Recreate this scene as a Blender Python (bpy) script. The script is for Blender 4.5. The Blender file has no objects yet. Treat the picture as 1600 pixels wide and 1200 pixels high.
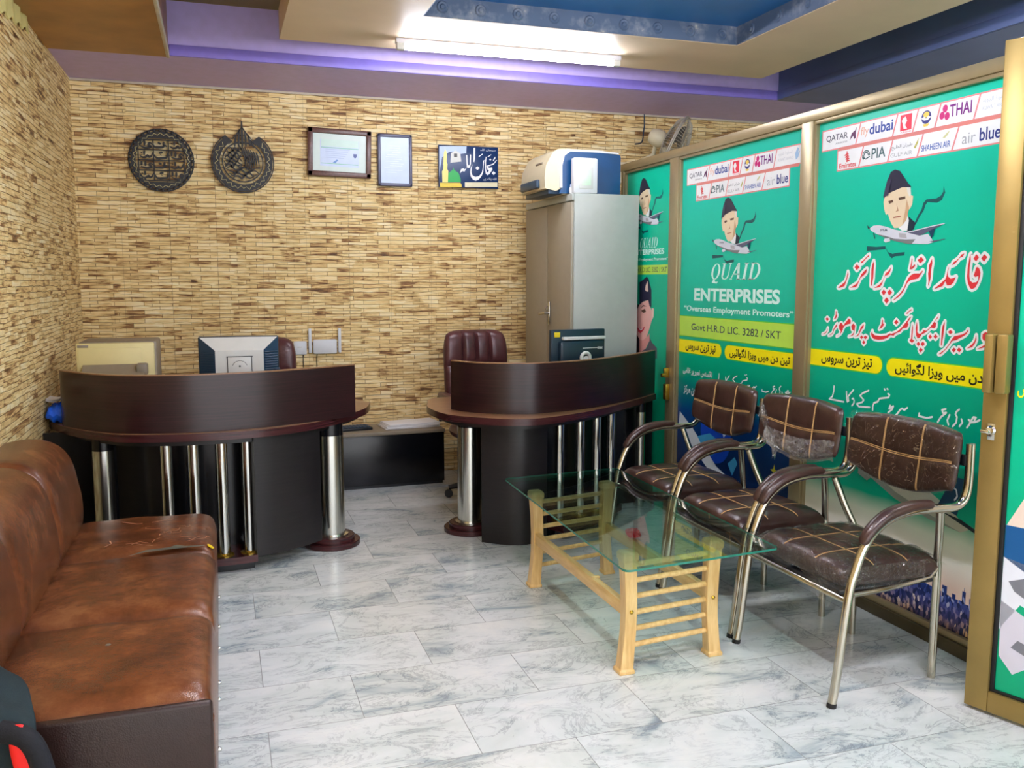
import bpy, bmesh, math, random
from mathutils import Vector, Matrix
from mathutils.geometry import tessellate_polygon

S = bpy.context.scene
COL = S.collection
R = math.radians

# ---------------------------------------------------------------- camera
cam_data = bpy.data.cameras.new('camera')
cam_data.sensor_width = 36.0
cam_data.lens = 1389.4 / 1600 * 36.0
cam_data.clip_start = 0.02
cam = bpy.data.objects.new('camera', cam_data)
COL.objects.link(cam)
cam.location = (0, 0, 1.45)
cam.rotation_euler = (R(90 - 6.707), R(-0.04), R(-18.151))
S.camera = cam

# ---------------------------------------------------------------- world, light, exposure
W = bpy.data.worlds.new('daylight')
S.world = W
W.use_nodes = True
bg = W.node_tree.nodes['Background']
bg.inputs[0].default_value = (0.97, 0.98, 1.0, 1)
bg.inputs[1].default_value = 1.0
TUBE_STRENGTH = 82.0
S.view_settings.view_transform = 'Standard'
S.view_settings.look = 'None'
S.view_settings.gamma = 1.0
S.view_settings.use_curve_mapping = False
S.view_settings.exposure = 1.62
S.cycles.max_bounces = 10
S.cycles.diffuse_bounces = 5
S.cycles.transparent_max_bounces = 24
S.cycles.caustics_reflective = False
S.cycles.caustics_refractive = False
S.cycles.sample_clamp_indirect = 6.0
S.cycles.use_denoising = True


# ---------------------------------------------------------------- colour and material helpers
def lin(c):
    return tuple(((v / 255) / 12.92 if v <= 10 else ((v / 255 + 0.055) / 1.055) ** 2.4) for v in c) + (1.0,)


def new_mat(name):
    m = bpy.data.materials.new(name)
    m.use_nodes = True
    nt = m.node_tree
    return m, nt, nt.nodes['Principled BSDF']


def mat(name, rgb, rough=0.5, metal=0.0, var=0.08, vscale=18.0, bump=0.0, bscale=120.0, coat=0.0, spec=0.5, stretch=(1, 1, 1)):
    """plain surface: base colour with slight procedural variation and optional grain"""
    m, nt, b = new_mat(name)
    b.inputs['Roughness'].default_value = rough
    b.inputs['Metallic'].default_value = metal
    b.inputs['Specular IOR Level'].default_value = spec
    b.inputs['Coat Weight'].default_value = coat
    b.inputs['Coat Roughness'].default_value = 0.12
    tc = nt.nodes.new('ShaderNodeTexCoord')
    mp = nt.nodes.new('ShaderNodeMapping')
    mp.inputs['Scale'].default_value = stretch
    nt.links.new(tc.outputs['Object'], mp.inputs[0])
    n = nt.nodes.new('ShaderNodeTexNoise')
    n.inputs['Scale'].default_value = vscale
    n.inputs['Detail'].default_value = 4
    nt.links.new(mp.outputs[0], n.inputs['Vector'])
    r = nt.nodes.new('ShaderNodeValToRGB')
    c = lin(rgb)
    r.color_ramp.elements[0].position = 0.3
    r.color_ramp.elements[1].position = 0.7
    r.color_ramp.elements[0].color = tuple(max(0, x * (1 - var)) for x in c[:3]) + (1,)
    r.color_ramp.elements[1].color = tuple(min(1, x * (1 + var)) for x in c[:3]) + (1,)
    nt.links.new(n.outputs['Fac'], r.inputs[0])
    nt.links.new(r.outputs[0], b.inputs['Base Color'])
    if bump:
        n2 = nt.nodes.new('ShaderNodeTexNoise')
        n2.inputs['Scale'].default_value = bscale
        n2.inputs['Detail'].default_value = 3
        nt.links.new(mp.outputs[0], n2.inputs['Vector'])
        bp = nt.nodes.new('ShaderNodeBump')
        bp.inputs['Strength'].default_value = bump
        bp.inputs['Distance'].default_value = 0.004
        nt.links.new(n2.outputs['Fac'], bp.inputs['Height'])
        nt.links.new(bp.outputs[0], b.inputs['Normal'])
    return m


def math_node(nt, op, a, b=None, c=None):
    n = nt.nodes.new('ShaderNodeMath')
    n.operation = op
    for i, v in enumerate((a, b, c)):
        if v is None:
            continue
        if isinstance(v, (int, float)):
            n.inputs[i].default_value = v
        else:
            nt.links.new(v, n.inputs[i])
    return n.outputs[0]


def mix_rgb(nt, fac, a, b, blend='MIX'):
    n = nt.nodes.new('ShaderNodeMix')
    n.data_type = 'RGBA'
    n.blend_type = blend
    for i, v in ((0, fac), (6, a), (7, b)):
        if isinstance(v, (int, float)):
            n.inputs[i].default_value = v
        elif isinstance(v, tuple):
            n.inputs[i].default_value = v
        else:
            nt.links.new(v, n.inputs[i])
    return n.outputs[2]


def ramp(nt, fac, stops):
    r = nt.nodes.new('ShaderNodeValToRGB')
    e = r.color_ramp.elements
    while len(e) < len(stops):
        e.new(0.5)
    for i, (p, c) in enumerate(stops):
        e[i].position = p
        e[i].color = c
    nt.links.new(fac, r.inputs[0])
    return r.outputs[0]


def stone_mat(name, axis):
    """ledge-stone cladding: thin split strips of beige and brown, axis = horizontal world axis of the wall"""
    m, nt, b = new_mat(name)
    tc = nt.nodes.new('ShaderNodeTexCoord')
    sp = nt.nodes.new('ShaderNodeSeparateXYZ')
    nt.links.new(tc.outputs['Object'], sp.inputs[0])
    cb = nt.nodes.new('ShaderNodeCombineXYZ')
    nt.links.new(sp.outputs[axis], cb.inputs[0])
    nt.links.new(sp.outputs[2], cb.inputs[1])
    u = cb.outputs[0]
    # small wobble so that strips are not ruler-straight
    wob = nt.nodes.new('ShaderNodeTexNoise')
    wob.inputs['Scale'].default_value = 9
    nt.links.new(u, wob.inputs['Vector'])
    va = nt.nodes.new('ShaderNodeVectorMath')
    va.operation = 'MULTIPLY_ADD'
    nt.links.new(wob.outputs['Color'], va.inputs[0])
    va.inputs[1].default_value = (0.0, 0.012, 0)
    nt.links.new(u, va.inputs[2])

    def brick(w, h, off, mortar):
        k = nt.nodes.new('ShaderNodeTexBrick')
        k.inputs['Color1'].default_value = (0, 0, 0, 1)
        k.inputs['Color2'].default_value = (1, 1, 1, 1)
        k.inputs['Mortar'].default_value = (0, 0, 0, 1)
        k.inputs['Scale'].default_value = 1
        k.inputs['Mortar Size'].default_value = mortar
        k.inputs['Mortar Smooth'].default_value = 0.3
        k.inputs['Brick Width'].default_value = w
        k.inputs['Row Height'].default_value = h
        k.offset = off
        nt.links.new(va.outputs[0], k.inputs['Vector'])
        return k
    k1 = brick(0.128, 0.0205, 0.37, 0.0017)
    k2 = brick(0.185, 0.029, 0.61, 0.0017)
    # streaks along the strips
    mp = nt.nodes.new('ShaderNodeMapping')
    mp.inputs['Scale'].default_value = (6.5, 52, 1)
    nt.links.new(u, mp.inputs[0])
    st = nt.nodes.new('ShaderNodeTexNoise')
    st.inputs['Scale'].default_value = 1
    st.inputs['Detail'].default_value = 5
    st.inputs['Roughness'].default_value = 0.6
    st.inputs['Distortion'].default_value = 0.6
    nt.links.new(mp.outputs[0], st.inputs['Vector'])
    sel = nt.nodes.new('ShaderNodeTexNoise')
    sel.inputs['Scale'].default_value = 3.2
    nt.links.new(u, sel.inputs['Vector'])
    selv = ramp(nt, sel.outputs['Fac'], [(0.48, (0, 0, 0, 1)), (0.52, (1, 1, 1, 1))])
    tone = mix_rgb(nt, selv, k1.outputs['Color'], k2.outputs['Color'])
    gap = mix_rgb(nt, selv, k1.outputs['Fac'], k2.outputs['Fac'])
    t = mix_rgb(nt, 0.76, tone, st.outputs['Fac'])
    stone = ramp(nt, t, [(0.27, lin((84, 54, 28))), (0.36, lin((160, 116, 66))), (0.43, lin((220, 186, 122))),
                         (0.55, lin((240, 214, 152))), (0.74, lin((252, 238, 198)))])  # darkest browns: stone streaks plus shadow wedges put into the colour
    gapn = math_node(nt, 'MULTIPLY', gap, ramp(nt, sel.outputs['Fac'], [(0.35, (0.35, 0.35, 0.35, 1)), (0.6, (0.9, 0.9, 0.9, 1))]))
    colr = mix_rgb(nt, gapn, stone, lin((112, 78, 44)))  # dark lines: shadow between the strips put into the colour
    # vertical joints of the cladding panels
    pj = nt.nodes.new('ShaderNodeTexBrick')
    pj.inputs['Scale'].default_value = 1
    pj.inputs['Brick Width'].default_value = 0.30
    pj.inputs['Row Height'].default_value = 0.6
    pj.inputs['Mortar Size'].default_value = 0.0012
    pj.offset = 0.0
    nt.links.new(u, pj.inputs['Vector'])
    colr = mix_rgb(nt, math_node(nt, 'MULTIPLY', pj.outputs['Fac'], 0.45), colr, lin((120, 90, 60)))
    nt.links.new(colr, b.inputs['Base Color'])
    b.inputs['Roughness'].default_value = 0.62
    bp = nt.nodes.new('ShaderNodeBump')
    bp.inputs['Strength'].default_value = 0.75
    bp.inputs['Distance'].default_value = 0.012
    h = math_node(nt, 'SUBTRACT', t, math_node(nt, 'MULTIPLY', gap, 0.7))
    nt.links.new(h, bp.inputs['Height'])
    nt.links.new(bp.outputs[0], b.inputs['Normal'])
    return m


def marble_mat():
    m, nt, b = new_mat('grey_marble_tiles')
    tc = nt.nodes.new('ShaderNodeTexCoord')
    mp = nt.nodes.new('ShaderNodeMapping')
    mp.inputs['Location'].default_value = (0.21, 0.21, 0)
    nt.links.new(tc.outputs['Object'], mp.inputs[0])
    u = mp.outputs[0]
    k = nt.nodes.new('ShaderNodeTexBrick')
    k.inputs['Color1'].default_value = (0, 0, 0, 1)
    k.inputs['Color2'].default_value = (1, 1, 1, 1)
    k.inputs['Mortar'].default_value = (0.5, 0.5, 0.5, 1)
    k.inputs['Scale'].default_value = 1
    k.inputs['Brick Width'].default_value = 0.62
    k.inputs['Row Height'].default_value = 0.337
    k.inputs['Mortar Size'].default_value = 0.0016
    k.inputs['Mortar Smooth'].default_value = 0.2
    k.offset = 0.5
    nt.links.new(u, k.inputs['Vector'])
    # every tile is cut from another place of the slab
    off = nt.nodes.new('ShaderNodeVectorMath')
    off.operation = 'MULTIPLY_ADD'
    nt.links.new(k.outputs['Color'], off.inputs[0])
    off.inputs[1].default_value = (7.3, 3.1, 11.7)
    nt.links.new(u, off.inputs[2])
    rot = nt.nodes.new('ShaderNodeMapping')
    rot.inputs['Rotation'].default_value = (0, 0, R(-24))
    rot.inputs['Scale'].default_value = (1.0, 1.9, 1.0)
    nt.links.new(off.outputs[0], rot.inputs[0])
    n1 = nt.nodes.new('ShaderNodeTexNoise')
    n1.inputs['Scale'].default_value = 2.4
    n1.inputs['Detail'].default_value = 8
    n1.inputs['Roughness'].default_value = 0.62
    n1.inputs['Distortion'].default_value = 0.9
    nt.links.new(rot.outputs[0], n1.inputs['Vector'])
    n2 = nt.nodes.new('ShaderNodeTexNoise')
    n2.inputs['Scale'].default_value = 3.6
    n2.inputs['Detail'].default_value = 9
    n2.inputs['Roughness'].default_value = 0.7
    n2.inputs['Distortion'].default_value = 1.6
    nt.links.new(rot.outputs[0], n2.inputs['Vector'])
    basec = ramp(nt, n1.outputs['Fac'], [(0.27, lin((90, 106, 124))), (0.35, lin((158, 172, 178))), (0.43, lin((206, 214, 210))), (0.58, lin((224, 228, 226))), (0.75, lin((238, 238, 232)))])
    vein = math_node(nt, 'ABSOLUTE', math_node(nt, 'SUBTRACT', n2.outputs['Fac'], 0.5))
    veinf = ramp(nt, vein, [(0.0, (1, 1, 1, 1)), (0.009, (0.6, 0.6, 0.6, 1)), (0.028, (0, 0, 0, 1))])
    mask = ramp(nt, n1.outputs['Fac'], [(0.40, (1, 1, 1, 1)), (0.62, (0.15, 0.15, 0.15, 1))])
    vf = math_node(nt, 'MULTIPLY', veinf, math_node(nt, 'MULTIPLY', mask, 0.7))
    c = mix_rgb(nt, vf, basec, lin((62, 74, 96)))
    tint = mix_rgb(nt, 0.18, c, mix_rgb(nt, k.outputs['Color'], lin((206, 220, 224)), lin((230, 230, 214))))
    c = mix_rgb(nt, math_node(nt, 'MULTIPLY', k.outputs['Fac'], 0.75), tint, lin((120, 122, 120)))
    nt.links.new(c, b.inputs['Base Color'])
    b.inputs['Roughness'].default_value = 0.24
    b.inputs['Specular IOR Level'].default_value = 0.45
    bp = nt.nodes.new('ShaderNodeBump')
    bp.inputs['Strength'].default_value = 0.2
    bp.inputs['Distance'].default_value = 0.002
    bp.invert = True
    nt.links.new(k.outputs['Fac'], bp.inputs['Height'])
    nt.links.new(bp.outputs[0], b.inputs['Normal'])
    return m


def wood_mat(name, dark, light, rough, scale=(1, 1, 14), coat=0.0, nscale=6):
    m, nt, b = new_mat(name)
    tc = nt.nodes.new('ShaderNodeTexCoord')
    mp = nt.nodes.new('ShaderNodeMapping')
    mp.inputs['Scale'].default_value = scale
    nt.links.new(tc.outputs['Object'], mp.inputs[0])
    n = nt.nodes.new('ShaderNodeTexNoise')
    n.inputs['Scale'].default_value = nscale
    n.inputs['Detail'].default_value = 6
    n.inputs['Roughness'].default_value = 0.6
    nt.links.new(mp.outputs[0], n.inputs['Vector'])
    c = ramp(nt, n.outputs['Fac'], [(0.33, lin(dark)), (0.67, lin(light))])
    nt.links.new(c, b.inputs['Base Color'])
    b.inputs['Roughness'].default_value = rough
    b.inputs['Coat Weight'].default_value = coat
    bp = nt.nodes.new('ShaderNodeBump')
    bp.inputs['Strength'].default_value = 0.08
    bp.inputs['Distance'].default_value = 0.002
    nt.links.new(n.outputs['Fac'], bp.inputs['Height'])
    nt.links.new(bp.outputs[0], b.inputs['Normal'])
    return m


def leather_mat(name, dark, mid, light, rough, nscale=4.0, bump=0.25, wear=0.0):
    m, nt, b = new_mat(name)
    tc = nt.nodes.new('ShaderNodeTexCoord')
    n = nt.nodes.new('ShaderNodeTexNoise')
    n.inputs['Scale'].default_value = nscale
    n.inputs['Detail'].default_value = 7
    n.inputs['Roughness'].default_value = 0.68
    nt.links.new(tc.outputs['Object'], n.inputs['Vector'])
    c = ramp(nt, n.outputs['Fac'], [(0.3, lin(dark)), (0.5, lin(mid)), (0.72, lin(light))])
    nt.links.new(c, b.inputs['Base Color'])
    b.inputs['Roughness'].default_value = rough
    v = nt.nodes.new('ShaderNodeTexVoronoi')
    v.inputs['Scale'].default_value = 260
    nt.links.new(tc.outputs['Object'], v.inputs['Vector'])
    n3 = nt.nodes.new('ShaderNodeTexNoise')
    n3.inputs['Scale'].default_value = 22
    n3.inputs['Detail'].default_value = 5
    nt.links.new(tc.outputs['Object'], n3.inputs['Vector'])
    hh = math_node(nt, 'ADD', math_node(nt, 'MULTIPLY', v.outputs['Distance'], 0.25), math_node(nt, 'MULTIPLY', n3.outputs['Fac'], 1.0))
    bp = nt.nodes.new('ShaderNodeBump')
    bp.inputs['Strength'].default_value = bump
    bp.inputs['Distance'].default_value = 0.006
    nt.links.new(hh, bp.inputs['Height'])
    nt.links.new(bp.outputs[0], b.inputs['Normal'])
    return m


def clear_mat(name, tint, gloss_rough=0.02, base=0.0, bump=0.0, bscale=30, ior=1.5, crease=0.0):
    """clear sheet: tinted see-through plus mirror reflection by Fresnel"""
    m = bpy.data.materials.new(name)
    m.use_nodes = True
    nt = m.node_tree
    nt.nodes.clear()
    out = nt.nodes.new('ShaderNodeOutputMaterial')
    tr = nt.nodes.new('ShaderNodeBsdfTransparent')
    tr.inputs[0].default_value = tint
    gl = nt.nodes.new('ShaderNodeBsdfGlossy')
    gl.inputs['Roughness'].default_value = gloss_rough
    gl.inputs['Color'].default_value = (1, 1, 1, 1)
    fr = nt.nodes.new('ShaderNodeFresnel')
    fr.inputs['IOR'].default_value = ior
    fac = fr.outputs[0]
    if base:
        fac = math_node(nt, 'MINIMUM', math_node(nt, 'ADD', fac, base), 1.0)
    if bump:
        tc = nt.nodes.new('ShaderNodeTexCoord')
        n = nt.nodes.new('ShaderNodeTexNoise')
        n.inputs['Scale'].default_value = bscale
        n.inputs['Detail'].default_value = 4
        n.inputs['Distortion'].default_value = 1.5
        nt.links.new(tc.outputs['Object'], n.inputs['Vector'])
        bp = nt.nodes.new('ShaderNodeBump')
        bp.inputs['Strength'].default_value = bump
        bp.inputs['Distance'].default_value = 0.02
        nt.links.new(n.outputs['Fac'], bp.inputs['Height'])
        nt.links.new(bp.outputs[0], gl.inputs['Normal'])
        nt.links.new(bp.outputs[0], fr.inputs['Normal'])
    if crease:
        n2 = nt.nodes.new('ShaderNodeTexNoise')
        n2.inputs['Scale'].default_value = bscale * 0.35
        n2.inputs['Detail'].default_value = 2
        n2.inputs['Distortion'].default_value = 2.5
        nt.links.new(tc.outputs['Object'], n2.inputs['Vector'])
        rid = math_node(nt, 'ABSOLUTE', math_node(nt, 'SUBTRACT', n2.outputs['Fac'], 0.5))
        rf = ramp(nt, rid, [(0.0, (1, 1, 1, 1)), (0.014, (0, 0, 0, 1))])
        fac = math_node(nt, 'MINIMUM', math_node(nt, 'ADD', math_node(nt, 'MULTIPLY', fac, 0.6), math_node(nt, 'MULTIPLY', rf, crease)), 1.0)
    mx = nt.nodes.new('ShaderNodeMixShader')
    nt.links.new(fac, mx.inputs[0])
    nt.links.new(tr.outputs[0], mx.inputs[1])
    nt.links.new(gl.outputs[0], mx.inputs[2])
    nt.links.new(mx.outputs[0], out.inputs[0])
    return m


def print_mat(name, stops, z0, z1, city=False):
    """printed vinyl film: the print's own colours run from its bottom to its top"""
    m, nt, b = new_mat(name)
    tc = nt.nodes.new('ShaderNodeTexCoord')
    sp = nt.nodes.new('ShaderNodeSeparateXYZ')
    nt.links.new(tc.outputs['Object'], sp.inputs[0])
    n = nt.nodes.new('ShaderNodeTexNoise')
    n.inputs['Scale'].default_value = 2.2
    n.inputs['Detail'].default_value = 3
    nt.links.new(tc.outputs['Object'], n.inputs['Vector'])
    zz = math_node(nt, 'ADD', sp.outputs[2], math_node(nt, 'MULTIPLY', math_node(nt, 'SUBTRACT', n.outputs['Fac'], 0.5), 0.09))
    f = math_node(nt, 'DIVIDE', math_node(nt, 'SUBTRACT', zz, z0), z1 - z0)
    c = ramp(nt, f, [((z - z0) / (z1 - z0), lin(col)) for z, col in stops])
    nt.links.new(c, b.inputs['Base Color'])
    b.inputs['Roughness'].default_value = 0.28
    b.inputs['Specular IOR Level'].default_value = 0.35
    return m


def city_mat():
    m, nt, b = new_mat('printed_city_lights')
    tc = nt.nodes.new('ShaderNodeTexCoord')
    mp = nt.nodes.new('ShaderNodeMapping')
    mp.inputs['Scale'].default_value = (1, 1, 0.55)
    nt.links.new(tc.outputs['Object'], mp.inputs[0])
    v = nt.nodes.new('ShaderNodeTexVoronoi')
    v.inputs['Scale'].default_value = 95
    v.feature = 'F1'
    nt.links.new(mp.outputs[0], v.inputs['Vector'])
    n = nt.nodes.new('ShaderNodeTexNoise')
    n.inputs['Scale'].default_value = 9
    n.inputs['Detail'].default_value = 3
    nt.links.new(tc.outputs['Object'], n.inputs['Vector'])
    base = ramp(nt, v.outputs['Color'], [(0.2, lin((16, 32, 96))), (0.55, lin((34, 70, 158))), (0.8, lin((76, 112, 196))), (0.93, lin((226, 232, 244)))])
    warm = ramp(nt, v.outputs['Color'], [(0.3, lin((24, 24, 44))), (0.62, lin((120, 84, 60))), (0.9, lin((246, 190, 110)))])
    sp = nt.nodes.new('ShaderNodeSeparateXYZ')
    nt.links.new(tc.outputs['Object'], sp.inputs[0])
    low = math_node(nt, 'SUBTRACT', 1.0, math_node(nt, 'DIVIDE', sp.outputs[2], 0.22))
    f = math_node(nt, 'MULTIPLY', math_node(nt, 'MAXIMUM', low, 0.0), math_node(nt, 'MULTIPLY', n.outputs['Fac'], 2.2))
    f = math_node(nt, 'MINIMUM', f, 1.0)
    c = mix_rgb(nt, f, base, warm)
    nt.links.new(c, b.inputs['Base Color'])
    b.inputs['Roughness'].default_value = 0.28
    return m


def emit_mat(name, rgb, strength):
    m = bpy.data.materials.new(name)
    m.use_nodes = True
    nt = m.node_tree
    nt.nodes.clear()
    out = nt.nodes.new('ShaderNodeOutputMaterial')
    e = nt.nodes.new('ShaderNodeEmission')
    e.inputs[0].default_value = rgb
    e.inputs[1].default_value = strength
    nt.links.new(e.outputs[0], out.inputs[0])
    return m


def lace_mat():
    m, nt, b = new_mat('lace_border_paint')
    tc = nt.nodes.new('ShaderNodeTexCoord')
    v = nt.nodes.new('ShaderNodeTexVoronoi')
    v.inputs['Scale'].default_value = 7
    nt.links.new(tc.outputs['Object'], v.inputs['Vector'])
    n = nt.nodes.new('ShaderNodeTexNoise')
    n.inputs['Scale'].default_value = 24
    n.inputs['Detail'].default_value = 6
    nt.links.new(tc.outputs['Object'], n.inputs['Vector'])
    f = math_node(nt, 'MULTIPLY', n.outputs['Fac'], math_node(nt, 'SUBTRACT', 1.25, v.outputs['Distance']))
    c = ramp(nt, f, [(0.36, lin((74, 92, 118))), (0.6, lin((118, 126, 140))), (0.78, lin((190, 184, 170)))])
    nt.links.new(c, b.inputs['Base Color'])
    b.inputs['Roughness'].default_value = 0.5
    return m


M = {}
M['stone_x'] = stone_mat('ledge_stone_back', 0)
M['stone_y'] = stone_mat('ledge_stone_side', 1)
M['floor'] = marble_mat()
M['purple'] = mat('lavender_ceiling_paint', (194, 176, 240), 0.45, var=0.05)
M['violet'] = mat('violet_cove_paint', (138, 122, 214), 0.35, var=0.05)
M['brown_paint'] = mat('brown_ceiling_paint', (164, 114, 54), 0.4, var=0.2, vscale=5)
M['olive'] = mat('olive_ceiling_paint', (128, 108, 34), 0.5, var=0.12, vscale=4)
M['beige'] = mat('beige_ceiling_paint', (226, 202, 174), 0.5, var=0.05, vscale=3)
M['blue_tray'] = mat('blue_ceiling_paint', (44, 118, 190), 0.4, var=0.1, vscale=3)
M['soffit_shaded'] = mat('shaded_lavender_ceiling_paint', (92, 108, 160), 0.4, var=0.1, vscale=3)  # lavender soffit in weaker light, its shade put into the colour
M['lace'] = lace_mat()
M['plaster'] = mat('cream_plaster', (200, 190, 170), 0.7)
M['alu'] = mat('champagne_aluminium', (164, 148, 112), 0.36, 0.55, var=0.06, vscale=6, stretch=(1, 1, 0.1))
M['alu_shaded'] = mat('shade_painted_aluminium', (88, 78, 56), 0.4, 0.5, var=0.08, vscale=8)  # same aluminium, shade along the floor put into its colour
M['alu_door'] = mat('gold_anodised_aluminium', (150, 126, 70), 0.36, 0.5, var=0.08, vscale=8)
M['gasket'] = mat('black_rubber', (16, 18, 20), 0.6)
M['chrome'] = mat('chrome', (206, 206, 200), 0.13, 1.0, var=0.04)
M['chrome_warm'] = mat('chair_chrome', (196, 190, 174), 0.17, 1.0, var=0.05)
M['steel'] = mat('brushed_steel', (212, 212, 204), 0.2, 1.0, var=0.05, stretch=(1, 1, 0.1))
M['brass'] = mat('brass', (196, 160, 60), 0.25, 0.9)
M['wenge'] = wood_mat('dark_wenge_laminate', (24, 9, 12), (48, 22, 26), 0.28, (0.6, 0.6, 22))
M['wenge_edge'] = wood_mat('wine_brown_laminate', (44, 16, 20), (74, 34, 36), 0.25, (0.6, 0.6, 20))
M['wenge_top'] = wood_mat('walnut_counter_top', (120, 84, 58), (150, 110, 78), 0.3, (1, 8, 1))
M['body_dark'] = wood_mat('black_brown_board', (14, 11, 14), (26, 21, 23), 0.42, (1, 1, 16))
M['black_board'] = mat('black_gloss_board', (12, 13, 18), 0.22)
M['sofa'] = leather_mat('worn_brown_leather', (70, 38, 22), (104, 59, 33), (134, 86, 52), 0.27, 5.0, 0.28)
M['sofa_shaded'] = leather_mat('shaded_brown_leather', (32, 17, 14), (40, 22, 17), (48, 27, 21), 0.4)  # sofa leather with the shade of end and base put into it
M['chair'] = leather_mat('chocolate_leatherette', (46, 29, 25), (60, 39, 33), (76, 52, 44), 0.28, 6.0, 0.12)
M['exec'] = leather_mat('oxblood_leather', (60, 30, 34), (80, 44, 46), (98, 58, 58), 0.3, 6.0, 0.15)
M['stitch'] = mat('tan_stitching', (190, 152, 98), 0.6, var=0.15, vscale=60)
M['pine'] = wood_mat('varnished_pine', (212, 168, 100), (238, 203, 138), 0.34, (9, 9, 1.2), 0.25, 5)
M['pine_flat'] = wood_mat('varnished_pine_rail', (212, 168, 100), (238, 203, 138), 0.34, (9, 1.2, 9), 0.25, 5)
M['glass'] = clear_mat('green_tinted_glass', (0.80, 0.93, 0.885, 1))
M['glass_edge'] = mat('green_glass_edge', (40, 124, 104), 0.12, var=0.1, spec=0.8)
M['wrap'] = clear_mat('clear_plastic_wrap', (0.985, 0.975, 0.955, 1), 0.08, 0.0, 0.6, 30, 1.3, 0.32)
M['wrap_loose'] = clear_mat('crumpled_plastic_wrap', (0.93, 0.915, 0.885, 1), 0.12, 0.03, 1.0, 60, 1.4, 0.4)
M['grey_paint'] = mat('grey_steel_paint', (168, 174, 168), 0.38, var=0.03)
M['grey_warm_lit'] = mat('warm_lit_grey_steel_paint', (150, 142, 124), 0.38, var=0.03)  # same cupboard grey, warm bounced light put into the door colour
M['cream_plastic'] = mat('aged_cream_plastic', (214, 200, 140), 0.45, var=0.03)
M['cream_dark'] = mat('taupe_plastic', (134, 122, 104), 0.5, var=0.04)
M['white_plastic'] = mat('white_plastic', (214, 217, 220), 0.4, var=0.02)
M['silver_plastic'] = mat('silver_plastic', (206, 208, 204), 0.4, var=0.03)
M['ivory'] = mat('ivory_plastic', (214, 204, 172), 0.45, var=0.03)
M['blue_plastic'] = mat('blue_plastic', (12, 66, 112), 0.3, var=0.05)
M['black'] = mat('black_plastic', (18, 22, 30), 0.4, var=0.1)
M['slate'] = mat('slate_blue_plastic', (34, 60, 84), 0.4, var=0.05)
M['teal_black'] = mat('dark_teal_plastic', (14, 40, 56), 0.35, var=0.05)
M['pale_green'] = mat('pale_green_label', (206, 230, 206), 0.5)
M['paper'] = mat('white_paper', (236, 236, 238), 0.7, var=0.02)
M['sky_paper'] = mat('pale_blue_paper', (196, 212, 236), 0.3, var=0.04)
M['mint_paper'] = mat('pale_mint_paper', (206, 222, 214), 0.35, var=0.03)
M['mint_line'] = mat('mint_print', (150, 198, 184), 0.4)
M['ink'] = mat('blue_ink', (70, 110, 170), 0.5)
M['frame_brown'] = mat('brown_carved_frame', (92, 58, 48), 0.35, var=0.3, vscale=60)
M['frame_grey'] = mat('grey_blue_frame', (84, 86, 112), 0.35)
M['iron'] = mat('black_wrought_iron', (14, 13, 18), 0.5, 0.0)
M['bag_blue'] = mat('bright_blue_plastic', (24, 92, 214), 0.25)
M['teal_cloth'] = mat('dark_teal_cloth', (6, 32, 38), 0.8, bump=0.3, bscale=300)
M['navy_cloth'] = mat('black_navy_cloth', (5, 9, 20), 0.8, bump=0.3, bscale=300)
M['red_cloth'] = mat('red_lining', (236, 26, 24), 0.6)
M['valance'] = mat('cream_scalloped_cloth', (212, 200, 130), 0.7)
M['fan_grey'] = mat('dusty_grey_wire', (192, 186, 172), 0.45, 0.3)
M['fan_blade'] = mat('smoky_fan_blade', (112, 110, 108), 0.4)
M['tube'] = emit_mat('added_fluorescent_tube', (0.86, 0.88, 1.0, 1), TUBE_STRENGTH)  # glow of the added lamps out of view
M['tube_dim'] = emit_mat('dimmed_fluorescent_tube', (0.86, 0.88, 1.0, 1), TUBE_STRENGTH * 0.55)  # tube in view, dimmed so the printer below does not burn out
M['tube_body'] = mat('white_lamp_batten', (225, 225, 235), 0.4)
M['yellow_tape'] = mat('yellow_sticker', (246, 214, 40), 0.4)
M['torn'] = mat('grey_torn_backing', (86, 84, 70), 0.7, var=0.2)
M['scratch'] = mat('pale_scratch', (166, 116, 82), 0.7)
M['shoe'] = mat('black_rubber_foot', (14, 14, 14), 0.6)
GREEN = [(0.06, (0, 96, 84)), (0.4, (0, 128, 104)), (0.62, (0, 150, 112)), (0.95, (0, 172, 128)), (1.4, (0, 190, 154)), (2.2, (0, 196, 170))]
M['film_english'] = print_mat('green_blue_print', [(0.06, (10, 22, 60)), (0.46, (6, 40, 92)), (0.66, (0, 62, 128)), (0.80, (0, 128, 124)), (0.92, (0, 166, 126)), (1.4, (0, 190, 158)), (2.2, (0, 196, 172))], 0.0, 2.3)
M['film_urdu'] = print_mat('green_sunset_print', [(0.06, (246, 210, 190)), (0.25, (246, 216, 196)), (0.34, (246, 240, 226)), (0.44, (220, 234, 216)), (0.52, (0, 176, 140)), (0.66, (0, 158, 122)), (1.4, (0, 190, 150)), (2.2, (0, 198, 170))], 0.0, 2.3)
M['film_plain'] = print_mat('green_print', [(0.06, (0, 160, 112)), (1.2, (0, 180, 138)), (2.2, (0, 196, 160))], 0.0, 2.3)
M['city'] = city_mat()


def ink(name, rgb):
    if 'ink_' + name not in M:
        M['ink_' + name] = mat('print_' + name, rgb, 0.3, var=0.03, spec=0.35)
    return M['ink_' + name]


# ---------------------------------------------------------------- mesh helper
def world_offset(o):
    v = Vector((0, 0, 0))
    while o is not None:
        v += o.location
        o = o.parent
    return v


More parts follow.
